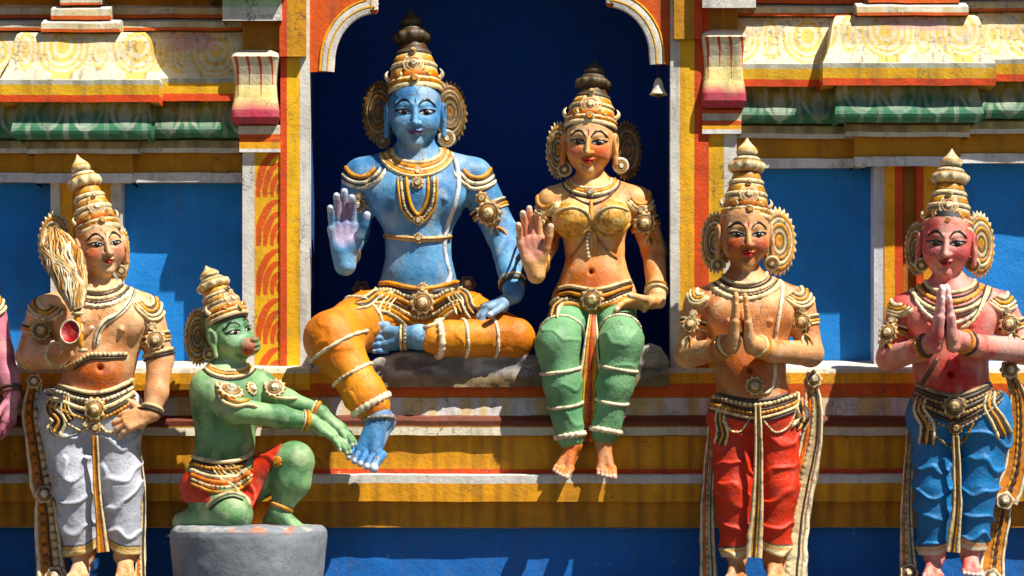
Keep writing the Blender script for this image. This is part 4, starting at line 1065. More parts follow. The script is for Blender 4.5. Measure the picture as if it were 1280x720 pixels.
# far right statue, red skin, blue trousers
F_top = top('statue', 'red skinned statue with joined palms in blue trousers at the right edge', 'statue', tuple(P(1190, 735, -.31)))
RCOLS = (C3(222, 206, 168), C3(196, 140, 54), C3(200, 90, 34), C3(40, 34, 32))
gF = dict(box=(1085, 178, 1305, 742, -150, 90), rot=(-9, 8, 2), face=(1183, 307, -8), fh=78, neck=(1188, 352), sl=(1127, 386), sr=(1252, 382),
    chest=(1188, 402, 0), chw=56, waist=(1188, 460), waw=40, hip=(1196, 512), hiw=54, belt=488,
    legs=[dict(hip=(1168, 535, 0), knee=(1166, 608, -6), ank=(1168, 690, 2), r=(28, 24, 20), hem=694, side=-1, fdir=(-.2, -1, -.25)),
          dict(hip=(1232, 535, 0), knee=(1222, 608, -6), ank=(1212, 684, 2), r=(33, 25, 20), hem=689, side=1, fdir=(-.05, -1, -.25))],
    arms=[dict(pts=[(1128, 389, 6), (1112, 448, -4), (1146, 438, -58), (1164, 428, -80)], r=[19, 16, 14, 11.5]),
          dict(pts=[(1251, 386, 6), (1280, 438, -4), (1222, 433, -58), (1196, 424, -80)], r=[19.5, 17, 14, 11.5])],
    hands=[dict(wr=(1170, 428, -86), a=(.10, -.12, 1), n=(1, .05, -.05), t=(0, 1, .2), L=69, curl=(0, 0, 0, 0), thumb=(.75, .5, .1), spread=.02),
           dict(wr=(1191, 427, -86), a=(-.12, -.12, 1), n=(-1, .05, -.05), t=(0, 1, .2), L=69, curl=(0, 0, 0, 0), thumb=(.75, .5, .1), spread=.02)],
    cloth=C3(46, 120, 182), skin=C3(232, 152, 140), shade=C3(208, 82, 84), blush=C3(200, 40, 70), hemcol=C3(206, 196, 180), famp=2.6, ffreq=.2,
    spots=[((1188, 470, -30), (48, 46, 42), C3(190, 30, 34), .85), ((1188, 405, -30), (60, 60, 40), C3(212, 84, 66), .5), ((1110, 452, -40), (70, 40, 70), C3(214, 160, 150), .6), ((1262, 436, -40), (60, 24, 70), C3(214, 170, 164), .7), ((1183, 305, -40), (18, 26, 30), C3(236, 176, 168), .6), ((1181, 390, -90), (20, 46, 40), C3(232, 180, 180), .8)],
    tips=C3(240, 230, 226), crown=((1184, 290, -4), (1190, 186, 4), 29.5), fans=[((1146, 311, 12), (-.5, -1, .05), 15, 32), ((1224, 306, 20), (.5, -1, .05), 22, 39)],
    cols=RCOLS, rings=[((1152, 331, -6), 8.5), ((1216, 331, -4), 9.5)], facek=dict(lip=C3(150, 20, 40), closed=.5),
    neckrows=[(30, 14, 3., 3.4, CREAM, None), (35, 20, 1.6, 2, DARK, None), (40, 26, 3.6, 3.8, GOLD, 5), (46, 33, 1.6, 2, DARK, None), (50, 38, 3.4, 4., CREAM, 6), (53, 44, 1.6, 2, DARK, None), (47, 52, 3.2, 4., IVORY, 7)],
    epaul=[(1252, 366, 20, 24, -40), (1121, 376, 22, 18, 30)])
fF = standing(F_top, -.31, gF)
def dress_F(f):
    TC = f.TC
    f.lines('shoulder_thread', [([(1172, 448), (1164, 462), (1156, 474), (1150, 482)], 3.0, 3., DARK * 2)], f.T)
    f.armlet((1119, 412, 3), (-.3, 1), (1112, 417), 12, pend=8, cols=RCOLS); f.armlet((1264, 408, 3), (.35, 1), (1262, 405), 12, pend=8, cols=RCOLS)
    for c, a in (((1113, 432, 2), (-.3, 1)), ((1273, 424, 2), (.45, 1))):
        f.band('arm_ring', [((c, a), dict(w=2.4, th=3., col=CREAM, F=f.B, L=40))])
    f.band('bracelet', [(((1156, 432, -73), (1, -.3, -1.)), dict(w=2.2, th=3., col=DARK * 1.5, F=f.B, L=30)), (((1152, 433, -68), (1, -.3, -1.)), dict(w=2.0, th=2.8, col=GOLD, F=f.B, L=30))])
    f.band('bracelet', [(((1206, 427, -73), (-1, -.2, -1.)), dict(w=2.2, th=3., col=GOLD, F=f.B, L=30)), (((1211, 428, -68), (-1, -.2, -1.)), dict(w=2.0, th=2.6, col=DARK * 1.5, F=f.B, L=30))])
    f.lines('shoulder_thread', [([(1236, 355), (1226, 385), (1214, 402), (1200, 412)], 3.2, 3., CREAM), ([(1232, 357), (1222, 386), (1211, 403)], 1.2, 3.4, DARK)], f.T)
    hip = lambda dy, sag: [(1140, 482 + dy), (1158, 490 + dy + sag * .5), (1176, 496 + dy + sag * .9), (1194, 499 + dy + sag), (1214, 494 + dy + sag * .8), (1236, 484 + dy + sag * .4), (1254, 472 + dy)]
    f.lines('belt', [(hip(-5, 0), 2.6, 4., C3(150, 132, 100)), (hip(0, 1), 3.4, 4.2, DARK), (hip(5, 2), 3.0, 4.4, C3(150, 128, 90), 6), (hip(10, 3), 3.4, 3., DARK), (hip(15, 5), 3.0, 4.2, C3(170, 140, 90), 5), (hip(20, 7), 3., 2.6, DARK), (hip(26, 9), 2.0, 3.4, GREY, 6),
        ([(1160, 515), (1166, 540), (1184, 556), (1192, 560)], 1.8, 2.6, CREAM, 4), ([(1192, 560), (1204, 552), (1216, 530), (1224, 505)], 1.8, 2.6, GOLD, 4)], TC)
    f.buckle(1193, 508, 14, TC, cols=(C3(170, 150, 110), C3(110, 84, 40), ORNG, DARK))
    f.buckle(1194, 534, 9, TC, cols=(C3(170, 150, 110), C3(110, 84, 40), ORNG, DARK), name='belt_pendant'); f.buckle(1195, 551, 7, TC, cols=RCOLS, name='belt_pendant')
    f.scroll([(1155, 494), (1150, 512), (1160, 532), (1158, 556)], 9, surf=TC); f.scroll([(1238, 488), (1236, 508), (1246, 525), (1256, 546)], 9, surf=TC)
    f.ribbon([(1194, 545, -40), (1196, 590, -36), (1196, 640, -32), (1190, 690, -28)], [4, 5, 6, 9], [(0, 1.0, 3., GOLD, None), (-.7, .35, 4.6, CREAM, None), (.7, .35, 4.6, CREAM, None), (0, .2, 4.4, DARK, None)], name='centre_pleat')
    OR = [(0, 1.0, 2.4, C3(206, 130, 50), None), (-.86, .14, 4., IVORY, None), (.86, .14, 4., IVORY, None), (-.1, .34, 3.4, C3(70, 44, 30), 12), (.1, .16, 4.2, GOLD, 9)]
    f.ribbon([(1262, 468, 0), (1272, 498, 4), (1273, 545, 6), (1268, 590, 6), (1254, 624, 2)], [6, 12, 14, 16, 18], OR, name='sash')
    f.ribbon([(1256, 600, 10), (1250, 645, 10), (1242, 690, 8), (1238, 724, 0)], [12, 13, 15, 18], OR, name='sash')
    f.ribbon([(1143, 500, 10), (1137, 560, 12), (1133, 640, 12), (1136, 724, 4)], [5, 6, 8, 11], SASH, name='sash')
    mb = MB(); p = f.W(1262, 462, -6); f.rosette(mb, p, np.array([.2, -1., .1]), 11, 8, (IVORY, GOLD, ORNG, DARK)); mb.build('sash_knot', M_GILD, f.root)
    for e in ((1256, 626, -4), (1240, 722, -6), (1136, 716, 0)):
        mb = MB(); f.rosette(mb, f.W(*e), np.array([0, -1., .2]), 11, 5, (IVORY, C3(150, 110, 60), ORNG, DARK)); mb.build('sash_scroll', M_GILD, f.root)
dress_F(fF)

# left statue with the fly whisk
A_top = top('statue', 'peach skinned statue with hand on hip in white trousers, holding a fly whisk', 'statue', tuple(P(125, 735, -.31)))
gA = dict(box=(8, 182, 232, 742, -150, 90), rot=(24, 2, -7), face=(126, 310, -8), fh=70, neck=(121, 352), sl=(54, 388), sr=(184, 386),
    chest=(124, 408, 0), chw=58, waist=(125, 452), waw=37, hip=(114, 508), hiw=56, belt=486,
    legs=[dict(hip=(84, 530, 0), knee=(95, 605, -6), ank=(104, 690, 2), r=(34, 29, 21), hem=694, side=-1, fdir=(-.1, -1, -.25)),
          dict(hip=(146, 535, 0), knee=(152, 608, -6), ank=(156, 690, 2), r=(29, 25, 20), hem=694, side=1, fdir=(.15, -1, -.25))],
    arms=[dict(pts=[(54, 391, 6), (38, 446, -8), (64, 446, -46), (82, 440, -70)], r=[20, 17, 14, 12]),
          dict(pts=[(184, 389, 6), (200, 448, 4), (196, 490, -16), (189, 517, -28)], r=[20, 17, 14, 11])],
    hands=[dict(wr=(82, 438, -72), a=(.2, -.1, 1), n=(.55, -.8, 0), t=(1, .3, .3), L=58, curl=(62, 60, 58, 56), thumb=(.7, .5, .5), spread=.04),
           dict(wr=(188, 518, -30), a=(-1, -.15, -.30), n=(-.1, .9, -.35), t=(-.1, -.1, 1), L=64, curl=(8, 14, 18, 20), thumb=(.5, .85, 0), spread=.16)],
    cloth=C3(196, 200, 214), skin=C3(230, 184, 140), shade=C3(210, 142, 94), blush=C3(214, 96, 74), hemcol=C3(224, 200, 140),
    spots=[((122, 472, -30), (44, 36, 42), C3(212, 104, 54), .9), ((195, 500, -20), (60, 60, 60), C3(224, 150, 100), .4), ((84, 424, -95), (12, 16, 40), C3(180, 40, 40), .9)],
    tips=C3(236, 224, 214), crown=((124, 292, -6), (96, 193, 6), 26.5), fans=[((68, 303, 22), (-.35, -1, .05), 22, 36), ((153, 318, 14), (.8, -1, .05), 10, 32)],
    rings=[((98, 338, -2), 7.), ((151, 338, -2), 7.)], facek=dict(lip=C3(170, 60, 44), closed=.4, tilak=C3(190, 90, 50)),
    neckrows=[(28, 12, 3., 3.4, CREAM, None), (33, 17, 1.6, 2, DARK, None), (37, 22, 3.2, 3.6, CREAM, 6), (41, 27, 1.6, 2, DARK, None), (45, 31, 3.6, 4., IVORY, 5)],
    epaul=[(184, 374, 18, 28, -30), (56, 378, 26, 22, 24)])
fA = standing(A_top, -.31, gA)
def dress_A(f):
    TC = f.TC
    f.lines('shoulder_thread', [([(168, 360), (160, 380), (146, 394), (132, 402), (123, 416), (120, 434)], 4.6, 3.4, IVORY), ([(168, 362), (160, 381), (146, 395), (132, 403), (123, 417), (120, 434)], 1.0, 4.6, DARK)], f.T)
    f.lines('chest_band', [([(80, 462), (98, 452), (112, 444), (140, 443), (160, 442)], 3.4, 3.4, CREAM, 5), ([(92, 463), (102, 455), (114, 449), (140, 448), (158, 447)], 1.5, 2.2, DARK)], f.T)
    f.armlet((194, 424, 4), (.28, 1), (194, 425), 12, pend=None); f.armlet((48, 414, 0), (-.28, 1), (50, 414), 12)
    f.band('arm_ring', [(((199, 441, 5), (.28, 1)), dict(w=3., th=3.2, col=CREAM, F=f.B, L=40)), (((200, 446, 5), (.28, 1)), dict(w=1.4, th=2.4, col=DARK, F=f.B, L=40))])
    f.band('bracelet', [(((191, 511, -25), (-.25, 1, -.4)), dict(w=2.8, th=3.2, col=CREAM, F=f.B, L=30, bead=4)), (((190, 516, -27), (-.25, 1, -.4)), dict(w=1.6, th=2.4, col=DARK, F=f.B, L=30))])
    f.band('bracelet', [(((70, 444, -55), (1, -.1, -1.2)), dict(w=2.4, th=3., col=CREAM, F=f.B, L=30))])
    hip = lambda dy, sag: [(58, 486 + dy), (76, 489 + dy + sag * .5), (96, 495 + dy + sag * .9), (118, 498 + dy + sag), (138, 494 + dy + sag * .8), (156, 486 + dy + sag * .4), (170, 478 + dy)]
    f.lines('belt', [(hip(-7, 0), 2.8, 4.2, CREAM), (hip(-2, 0), 1.8, 3., DARK), (hip(2, 1), 3., 4.6, IVORY, 5), (hip(7, 2), 1.6, 2.6, DARK), (hip(11, 3), 3.2, 4.2, CREAM), (hip(16, 4), 1.8, 2.6, DARK), (hip(20, 6), 2.6, 4., GOLD, 5),
        ([(74, 506), (84, 528), (104, 538), (116, 526)], 2., 2.8, CREAM, 5), ([(122, 526), (134, 540), (148, 534), (158, 512)], 2., 2.8, CREAM, 5), ([(62, 520), (66, 540), (84, 546), (100, 540)], 1.4, 2., GREY)], TC)
    f.buckle(118, 511, 13, TC, cols=(CREAM, GOLD, ORNG, DARK)); f.buckle(119, 534, 7, TC, name='belt_pendant'); f.buckle(108, 530, 5, TC, name='belt_pendant')
    f.scroll([(70, 496), (64, 512), (74, 526), (66, 543)], 9, surf=TC); f.scroll([(84, 494), (82, 512), (90, 526)], 6, surf=TC)
    f.ribbon([(119, 545, -42), (121, 600, -34), (125, 650, -30), (129, 690, -28)], [4, 4, 5, 8], [(0, 1.0, 3., C3(200, 120, 60), None), (-.7, .35, 4.6, CREAM, None), (.7, .35, 4.6, GOLD, None)], name='centre_pleat')
    PT = [(0, 1.0, 2.4, C3(190, 130, 60), None), (-.84, .16, 4., IVORY, None), (.84, .16, 4., IVORY, None), (-.4, .26, 4.2, CREAM, 11), (.3, .32, 4.6, C3(206, 120, 50), 13), (-.05, .08, 4.0, DARK, None)]
    f.ribbon([(44, 478, 4), (40, 520, 8), (46, 560, 10), (52, 600, 8), (58, 615, 4)], [9, 13, 13, 15, 17], PT, name='sash', ripple=1.5)
    f.ribbon([(52, 590, 12), (58, 640, 12), (62, 690, 10), (66, 724, 4)], [10, 14, 17, 20], PT, name='sash', ripple=1.5)
    f.ribbon([(172, 560, 8), (178, 620, 10), (176, 680, 8), (176, 724, 2)], [4, 5, 6, 8], SASH, name='sash')
    for e, r_ in (((43, 477, 0), 9), ((56, 618, -2), 11), ((68, 720, -4), 11)):
        mb = MB(); f.rosette(mb, f.W(*e), np.array([0, -1., .2]), r_, 6, (IVORY, GOLD, ORNG, DARK)); mb.build('sash_scroll', M_GILD, f.root)
dress_A(fA)
# the fly whisk it holds
def whisk():
    t = top('fly_whisk', 'cream and ochre fly whisk held upright over the shoulder of the statue in white trousers', 'fly whisk', tuple(P(96, 440, -.31 - .28)))
    f = Fig(t, -.31, (0, 0, 1, 1, 0, 1)); mb = MB()
    q = spline([f.W(104, 440, -92), f.W(98, 412, -94), f.W(96, 388, -92)], .004)
    sweep(mb, q, np.tile([0, -1., 0], (len(q), 1)), f.r(4.2), f.r(4.2), GOLD, False, 10)
    for (y, r_, c) in ((438, 6.5, CREAM), (392, 7.5, CREAM), (386, 6, DARK), (382, 7.5, CREAM)):
        x = np.interp(y, [388, 440], [96, 104]); lathe(mb, f.W(x, y, -92), np.array([-.1, 0, 1.]), [(-.008, .6 * f.r(r_), c), (-.004, f.r(r_), c), (.004, f.r(r_), c), (.008, .6 * f.r(r_), c)], 14)
    mb.build('handle', M_GILD, t)
    mb = MB(); r_ = f.r(14); nn = nrm(np.array([-.25, -1., .30])); RD = C3(176, 36, 44)
    lathe(mb, f.W(88, 415, -112), nn, [(-.5 * r_, .25 * r_, CREAM), (-.3 * r_, .8 * r_, IVORY), (.0, 1.1 * r_, IVORY), (.10 * r_, 1.16 * r_, IVORY), (.12 * r_, 1.06 * r_, IVORY), (.02 * r_, .95 * r_, RD), (-.12 * r_, .6 * r_, RD), (-.18 * r_, .02, RD * .7)], 40, {}, u=np.array([1., 0, .25]), sx=.82)
    mb.build('cuff', M_GILD, t)
    mb = MB(); core = [(97, 386, -92), (93, 364, -84), (86, 340, -66), (75, 316, -48), (66, 298, -36), (63, 284, -30)]
    cq = np.array(spline(np.array(core, float), 2.)); n = len(cq); s_ = np.linspace(0, 1, n); wd = np.interp(s_, [0, .25, .6, .85, 1], [9, 19, 25, 20, 9])
    rg = np.random.default_rng(3)
    for k in range(300):
        a = rg.uniform(0, 2 * PI); rr = math.sqrt(rg.uniform(.45, 1)); e = rg.uniform(.7, 1.04); m = max(8, int(n * min(e, 1)))
        a_ = a + .30 * np.sin(s_[:m] * 8 + 2.5 * a) + .10 * np.sin(s_[:m] * 19 + k)
        off = np.stack([np.cos(a_) * wd[:m] * rr * .93, -.38 * np.cos(a_) * wd[:m] * rr, np.sin(a_) * wd[:m] * rr * .85], -1)
        W_ = np.array([f.W(*(c + o)) for c, o in zip(cq[:m], off)])
        c = (IVORY, CREAM, C3(196, 150, 86), C3(182, 130, 66), C3(206, 180, 130), C3(120, 84, 48))[rg.integers(0, 6)]
        ww = f.r(1.5) * np.interp(s_[:m], [0, .2, .8, 1], [.9, 1.2, 1.1, .3])
        sweep(mb, W_, np.tile([0, -1., 0], (m, 1)), ww, ww, c, False, 5)
    q = np.array([f.W(*c) for c in cq]); sweep(mb, q, np.tile([0, -1., 0], (n, 1)), f.r(1) * wd * .62, f.r(1) * wd * .5, C3(196, 160, 104), False, 12, None, .1)
    mb.build('hair_tuft', M_GILD, t)
whisk()

# statue mostly outside the left edge: only its hanging arm shows
G_top = top('statue', 'pink statue cut off by the left edge, only a hanging arm and hand in view', 'statue', tuple(P(-70, 735, -.31)))
gG = dict(box=(-190, 175, 45, 742, -150, 90), rot=(10, 4, 0), face=(-70, 305, -8), fh=80, neck=(-70, 352), sl=(-135, 386), sr=(-14, 384),
    chest=(-72, 405, 0), chw=54, waist=(-72, 455), waw=40, hip=(-70, 508), hiw=52, belt=490,
    legs=[dict(hip=(-98, 530, 0), knee=(-96, 605, -6), ank=(-92, 692, 2), r=(31, 28, 21), hem=694, side=-1, fdir=(-.15, -1, -.25)),
          dict(hip=(-40, 530, 0), knee=(-42, 605, -6), ank=(-46, 692, 2), r=(31, 28, 21), hem=694, side=1, fdir=(.1, -1, -.25))],
    arms=[dict(pts=[(-135, 388, 6), (-150, 446, -6), (-112, 440, -60), (-96, 432, -84)], r=[21, 18, 14, 12]),
          dict(pts=[(-14, 386, 4), (-1, 442, 2), (10, 474, -10), (15, 494, -16)], r=[21, 18, 14, 11])],
    hands=[dict(wr=(-94, 432, -84), a=(.2, -.2, 1), n=(1, .1, 0), t=(0, 1, .2), L=60, curl=(5, 5, 5, 5)),
           dict(wr=(15, 497, -16), a=(-.12, -.1, -1), n=(-1, .3, 0), t=(-.3, -1, .1), L=64, curl=(12, 16, 20, 24), thumb=(.7, .6, .2), spread=.08)],
    cloth=C3(190, 150, 60), skin=C3(206, 130, 150), shade=C3(160, 80, 116), blush=C3(190, 60, 90), tips=C3(240, 206, 214),
    crown=((-70, 283, -4), (-68, 182, 4), 31), fans=[((-110, 308, 12), (-.35, -1, .05), 26, 38), ((-30, 308, 12), (.35, -1, .05), 26, 38)],
    rings=[((-104, 332, -6), 8), ((-36, 332, -6), 8)],
    neckrows=[(28, 12, 3., 3.4, CREAM, None), (37, 22, 3.2, 3.6, CREAM, 6), (45, 31, 3.6, 4., IVORY, 5)], epaul=[(-14, 372, 20, 24, -36), (-132, 374, 22, 20, 30)])
fG = standing(G_top, -.31, gG)
fG.band('bracelet', [(((12, 486, -13), (.2, 1, -.3)), dict(w=2.2, th=3., col=DARK * 1.6, F=fG.B, L=30)), (((13, 491, -14), (.2, 1, -.3)), dict(w=2., th=2.6, col=C3(120, 70, 60), F=fG.B, L=30))])
_h = lambda dy: [(-122, 488 + dy), (-98, 494 + dy), (-70, 498 + dy), (-44, 494 + dy), (-20, 488 + dy)]
fG.lines('belt', [(_h(0), 3, 4.4, CREAM, 6), (_h(7), 2, 3, DARK), (_h(13), 3, 4, GOLD, 5)], fG.TC); fG.buckle(-70, 506, 12, fG.TC)
# ------------------------------------------------------------------ blue seated statue
def pants(f, parts, cut=None, fold=None, extra=None):
    Cc = f.newfield()
    for pts, rs, k in parts: f.limb(pts, rs, k, F=Cc)
    if extra: extra(Cc)
    if cut: Cc.cut(cut)
    if fold: legfolds(Cc, f, fold[0], fold[1], fold[2])
    return Cc
def ringband(f, c, ax, F, w=2.6, h=2.6, col=IVORY, bead=4, droop=0., L=60, n=64):
    return ((c, ax), dict(w=w, th=h, col=col, F=F, L=L, bead=bead, droop=droop, n=n))
C_top = top('statue', 'large blue seated statue in orange trousers raising one palm, one leg folded', 'statue', tuple(P(522, 442, .24)))
def make_C():
    f = Fig(C_top, .24, (362, 0, 698, 595, -235, 70)); B = f.B; R = rot(2, 7, 0)
    H = f.head((519, 145, -12), 80, R, (521, 200, 2), .27)
    f.ell((522, 243, 0), (61, 38, 50), None, 18)
    f.limb([(456, 220, 4), (521, 206, 4), (590, 220, 4)], [23, 25, 23], 18)
    for q in (-1, 1): f.ell((522 + q * 29, 243, -27), (30, 16, 26), None, 14)
    f.limb([(522, 250, 2), (523, 316, 0), (523, 368, 4)], [46, 36, 44], 18)
    f.ell((523, 344, -8), (42, 32, 24), None, 14)
    f.ell((523, 378, 4), (56, 40, 36), None, 18)
    for q in (-1, 1): f.ell((523 + q * 33, 249, -42), (3.4, 3.4, 3.4), None, 3)
    T = B.copy()
    # arms
    f.limb([(452, 224, 6), (441, 290, 14), (431, 322, -66)], [25, 20, 14], 7)
    f.hand(f.W(431, 324, -72), (-.06, -.06, 1), (0, -1, -.05), (1, 0, .1), f.r(84), curl=(10, 4, 8, 14), thumb=(.85, .55, .35), spread=.02, wr_r=.26)
    f.limb([(592, 224, 6), (630, 296, 2), (642, 364, -66)], [25, 20, 13.5], 7)
    f.hand(f.W(639, 373, -76), (-.86, -.2, -.34), (0, .1, -1), (-.2, -1, .2), f.r(68), curl=(28, 30, 34, 36), thumb=(.7, .7, .1), spread=.12)
    # legs
    f.limb([(490, 388, 0), (414, 424, -130), (466, 512, -166), (474, 522, -168)], [28, 25, 13, 13], 8)
    f.foot(f.W(474, 522, -168), (-.34, -.72, -.58), (-.05, -.6, .8), f.r(86), f.r(15), toes=1.3)
    f.limb([(556, 388, 0), (644, 424, -82), (545, 424, -104), (528, 422, -106)], [28, 22, 15, 14], 8)
    f.foot(f.W(524, 421, -106), (-1, -.08, .02), (.1, -1, .1), f.r(82), f.r(15), toes=-1.15)
    def ex(Cc):
        f.ell((523, 388, 6), (62, 44, 32), None, 16, F=Cc)
    Cc = pants(f, [([(486, 386, 0), (415, 424, -130), (458, 496, -160), (466, 510, -166)], [38, 31, 22, 18], 16), ([(560, 386, 0), (642, 423, -82), (560, 423, -102), (541, 423, -106)], [36, 25, 21, 18], 7)], None,
               ([((480, 390, 0), (466, 512, 0), 33), ((650, 420, 0), (540, 424, 0), 26)], 1.0, .12), ex)
    zt_ = f.W(0, 366, 0)[2]; Cc.cut(lambda Q: np.where(np.abs(Q[:, 0] - f.W(523, 0, 0)[0]) < f.r(70), Q[:, 2] - zt_, -1))
    f.C = Cc; f.S = Multi(B, Cc); f.T = T; f.TC = Multi(T, Cc)
    f.finish(C3(112, 166, 208), H, BLACK, None, [((431, 292, -84), (22, 34, 20), C3(196, 176, 206), .85), ((431, 262, -84), (18, 20, 20), C3(180, 110, 120), .6), ((523, 345, -30), (50, 34, 40), C3(60, 128, 184), .6), ((590, 390, -80), (20, 12, 40), C3(206, 214, 232), .5)], C3(214, 220, 238), shade=C3(66, 122, 178))
    f.cloth(Cc, 'trousers', C3(226, 144, 38), lambda V, c: mixc(c, C3(216, 108, 24), sstep(.45, .7, fbm(V * 5 + 2, 2)) * .6))
    f.face(H, T, iris=C3(14, 12, 16), lip=C3(96, 78, 120), closed=.4, brow=C3(16, 18, 34), tilak=C3(90, 60, 90), eye=C3(196, 200, 208))
    BR = (C3(150, 128, 84), C3(140, 96, 40), C3(150, 80, 30), DARK)
    f.crown((519, 116, -6), (513, 10, 8), 32, (CREAM, C3(220, 150, 60), C3(216, 104, 40), DARK), dark_top=True, R=R)
    f.fan(f.W(475, 140, 14), nrm(np.array([-.35, -1, .05])), 23, 38, BR); f.fan(f.W(561, 141, 14), nrm(np.array([.35, -1, .05])), 23, 38, BR)
    f.earring(f.W(479, 177, -4), np.array([-.2, -1, 0.]), 9, BR); f.earring(f.W(558, 173, -8), np.array([.2, -1, 0.]), 11, (IVORY, C3(226, 160, 40), ORNG, DARK))
    f.necklace(521, 190, [(30, 14, 0, 3.2, 3.6, CREAM, None), (34, 19, 0, 3.6, 3.4, C3(222, 140, 40), None), (38, 24, 0, 2.6, 3.8, CREAM, None), (42, 28, 0, 3.4, 3.4, C3(226, 150, 50), None), (45, 31, 0, 2.2, 3.8, CREAM, None)], T)
    f.buckle(522, 215, 6, T, name='necklace_pendant'); f.buckle(522, 229, 7, T, name='necklace_pendant')
    u = lambda k: [(501 + k, 220), (503 + k, 242), (508 + k, 262 - k * .4), (523, 275 - k), (537 - k, 262 - k * .4), (542 - k, 242), (542 - k, 220)]
    f.lines('long_necklace', [(u(0), 2.2, 3.2, CREAM, 4), (u(4), 1.4, 2, DARK), (u(7), 2.2, 3., C3(222, 160, 50)), (u(-4), 1.6, 2.6, C3(222, 160, 50))], T)
    f.buckle(523, 275, 6, T, name='necklace_pendant')
    f.lines('shoulder_thread', [([(562, 188), (570, 205), (573, 230), (568, 256), (559, 282), (555, 307), (558, 328), (562, 342), (559, 354), (548, 361), (532, 363)], 3.2, 3.2, C3(214, 220, 230))], T)
    f.lines('chest_band', [([(474, 292), (490, 296), (523, 299), (552, 298), (568, 294)], 3.6, 3.6, C3(210, 176, 120)), ([(474, 292), (490, 296), (523, 299), (552, 298), (568, 294)], 1.1, 4.6, C3(140, 90, 40))], T)
    f.buckle(523, 298, 6, T, name='chest_band_clasp')
    f.epaulette(450, 203, 33, 31, 22, Multi(B), cols=(IVORY, C3(222, 150, 60), ORNG, DARK), n=3); f.epaulette(596, 204, 31, 32, -28, Multi(B), cols=(IVORY, C3(222, 150, 60), ORNG, DARK), n=3)
    f.armlet((440, 252, 8), (-.12, 1), (447, 256), 9); f.armlet((612, 262, 7), (.48, 1), (611, 266), 15, pend=16, cols=(CREAM, C3(214, 140, 50), ORNG, DARK))
    f.band('bracelet', [(((641, 357, -59), (.2, 1, -.9)), dict(w=3.2, th=3.4, col=C3(70, 56, 46), F=B, L=26, bead=5)), (((641, 352, -54), (.2, 1, -.9)), dict(w=1.6, th=2.4, col=CREAM, F=B, L=26))])
    f.band('bracelet', [(((432, 316, -52), (-.1, .4, -1)), dict(w=2.6, th=3., col=C3(150, 130, 90), F=B, L=30))])
    hip = lambda dy, sag: [(468, 362 + dy), (486, 360 + dy + sag * .4), (505, 364 + dy + sag * .8), (525, 367 + dy + sag), (545, 365 + dy + sag * .8), (562, 360 + dy + sag * .4), (578, 358 + dy)]
    G2 = C3(222, 150, 60)
    f.lines('belt', [(hip(-6, 0), 3.2, 5., G2), (hip(-1, 1), 1.6, 3.6, DARK), (hip(3, 3), 3., 5., CREAM, 5), (hip(8, 6), 3.6, 4.6, G2), (hip(13, 9), 1.6, 3., DARK), (hip(17, 12), 2.8, 4.6, CREAM, 5), (hip(21, 16), 2.8, 3.8, G2), (hip(25, 19), 2.2, 3.6, CREAM)], f.TC)
    f.buckle(528, 378, 14, f.TC, cols=(CREAM, G2, ORNG, DARK)); f.buckle(528, 361, 7, f.TC, name='belt_clasp')
    f.scroll([(490, 362), (472, 368), (458, 378), (444, 380)], 7, surf=f.TC, cols=(CREAM, G2, ORNG, DARK)); f.scroll([(570, 362), (582, 372), (586, 384), (594, 394)], 7, surf=f.TC, cols=(CREAM, G2, ORNG, DARK)); f.scroll([(494, 368), (482, 380), (478, 392)], 6, surf=f.TC); f.scroll([(560, 366), (572, 380), (578, 392)], 6, surf=f.TC)
    for e in ((452, 362, 10), (584, 356, 10)):
        mb = MB(); f.rosette(mb, f.W(*e), np.array([0, -1., .2]), 11, 6, (C3(96, 66, 36), C3(80, 50, 24), DARK, DARK)); mb.build('belt_tassel', M_GILD, C_top)
    f.band('trouser_band', [ringband(f, (420, 434, -135), (.5, .85, -.05), Cc, L=60), ringband(f, (441, 468, -149), (.5, .85, -.05), Cc), ringband(f, (463, 506, -165), (.5, .85, 0), Cc, w=5, h=4, bead=7), ringband(f, (450, 405, -65), (-.6, .3, -.75), Cc)])
    f.band('trouser_band', [ringband(f, (617, 423, -88), (-1, .05, -.25), Cc), ringband(f, (580, 423, -97), (-1, .05, -.25), Cc), ringband(f, (548, 423, -104), (-1, .05, -.25), Cc, w=5, h=4, bead=7)])
    f.band('anklet', [ringband(f, (506, 421, -107), (-1, .02, 0), B, w=3, h=3.4, col=C3(150, 140, 110), bead=4, L=34), ringband(f, (501, 421, -107), (-1, .02, 0), B, w=1.6, h=2.6, col=CREAM, bead=None, L=34)])
    f.band('anklet', [ringband(f, (472, 524, -170), (.1, 1, -.15), B, w=3, h=3.2, col=C3(130, 132, 130), bead=5, L=26)])
make_C()

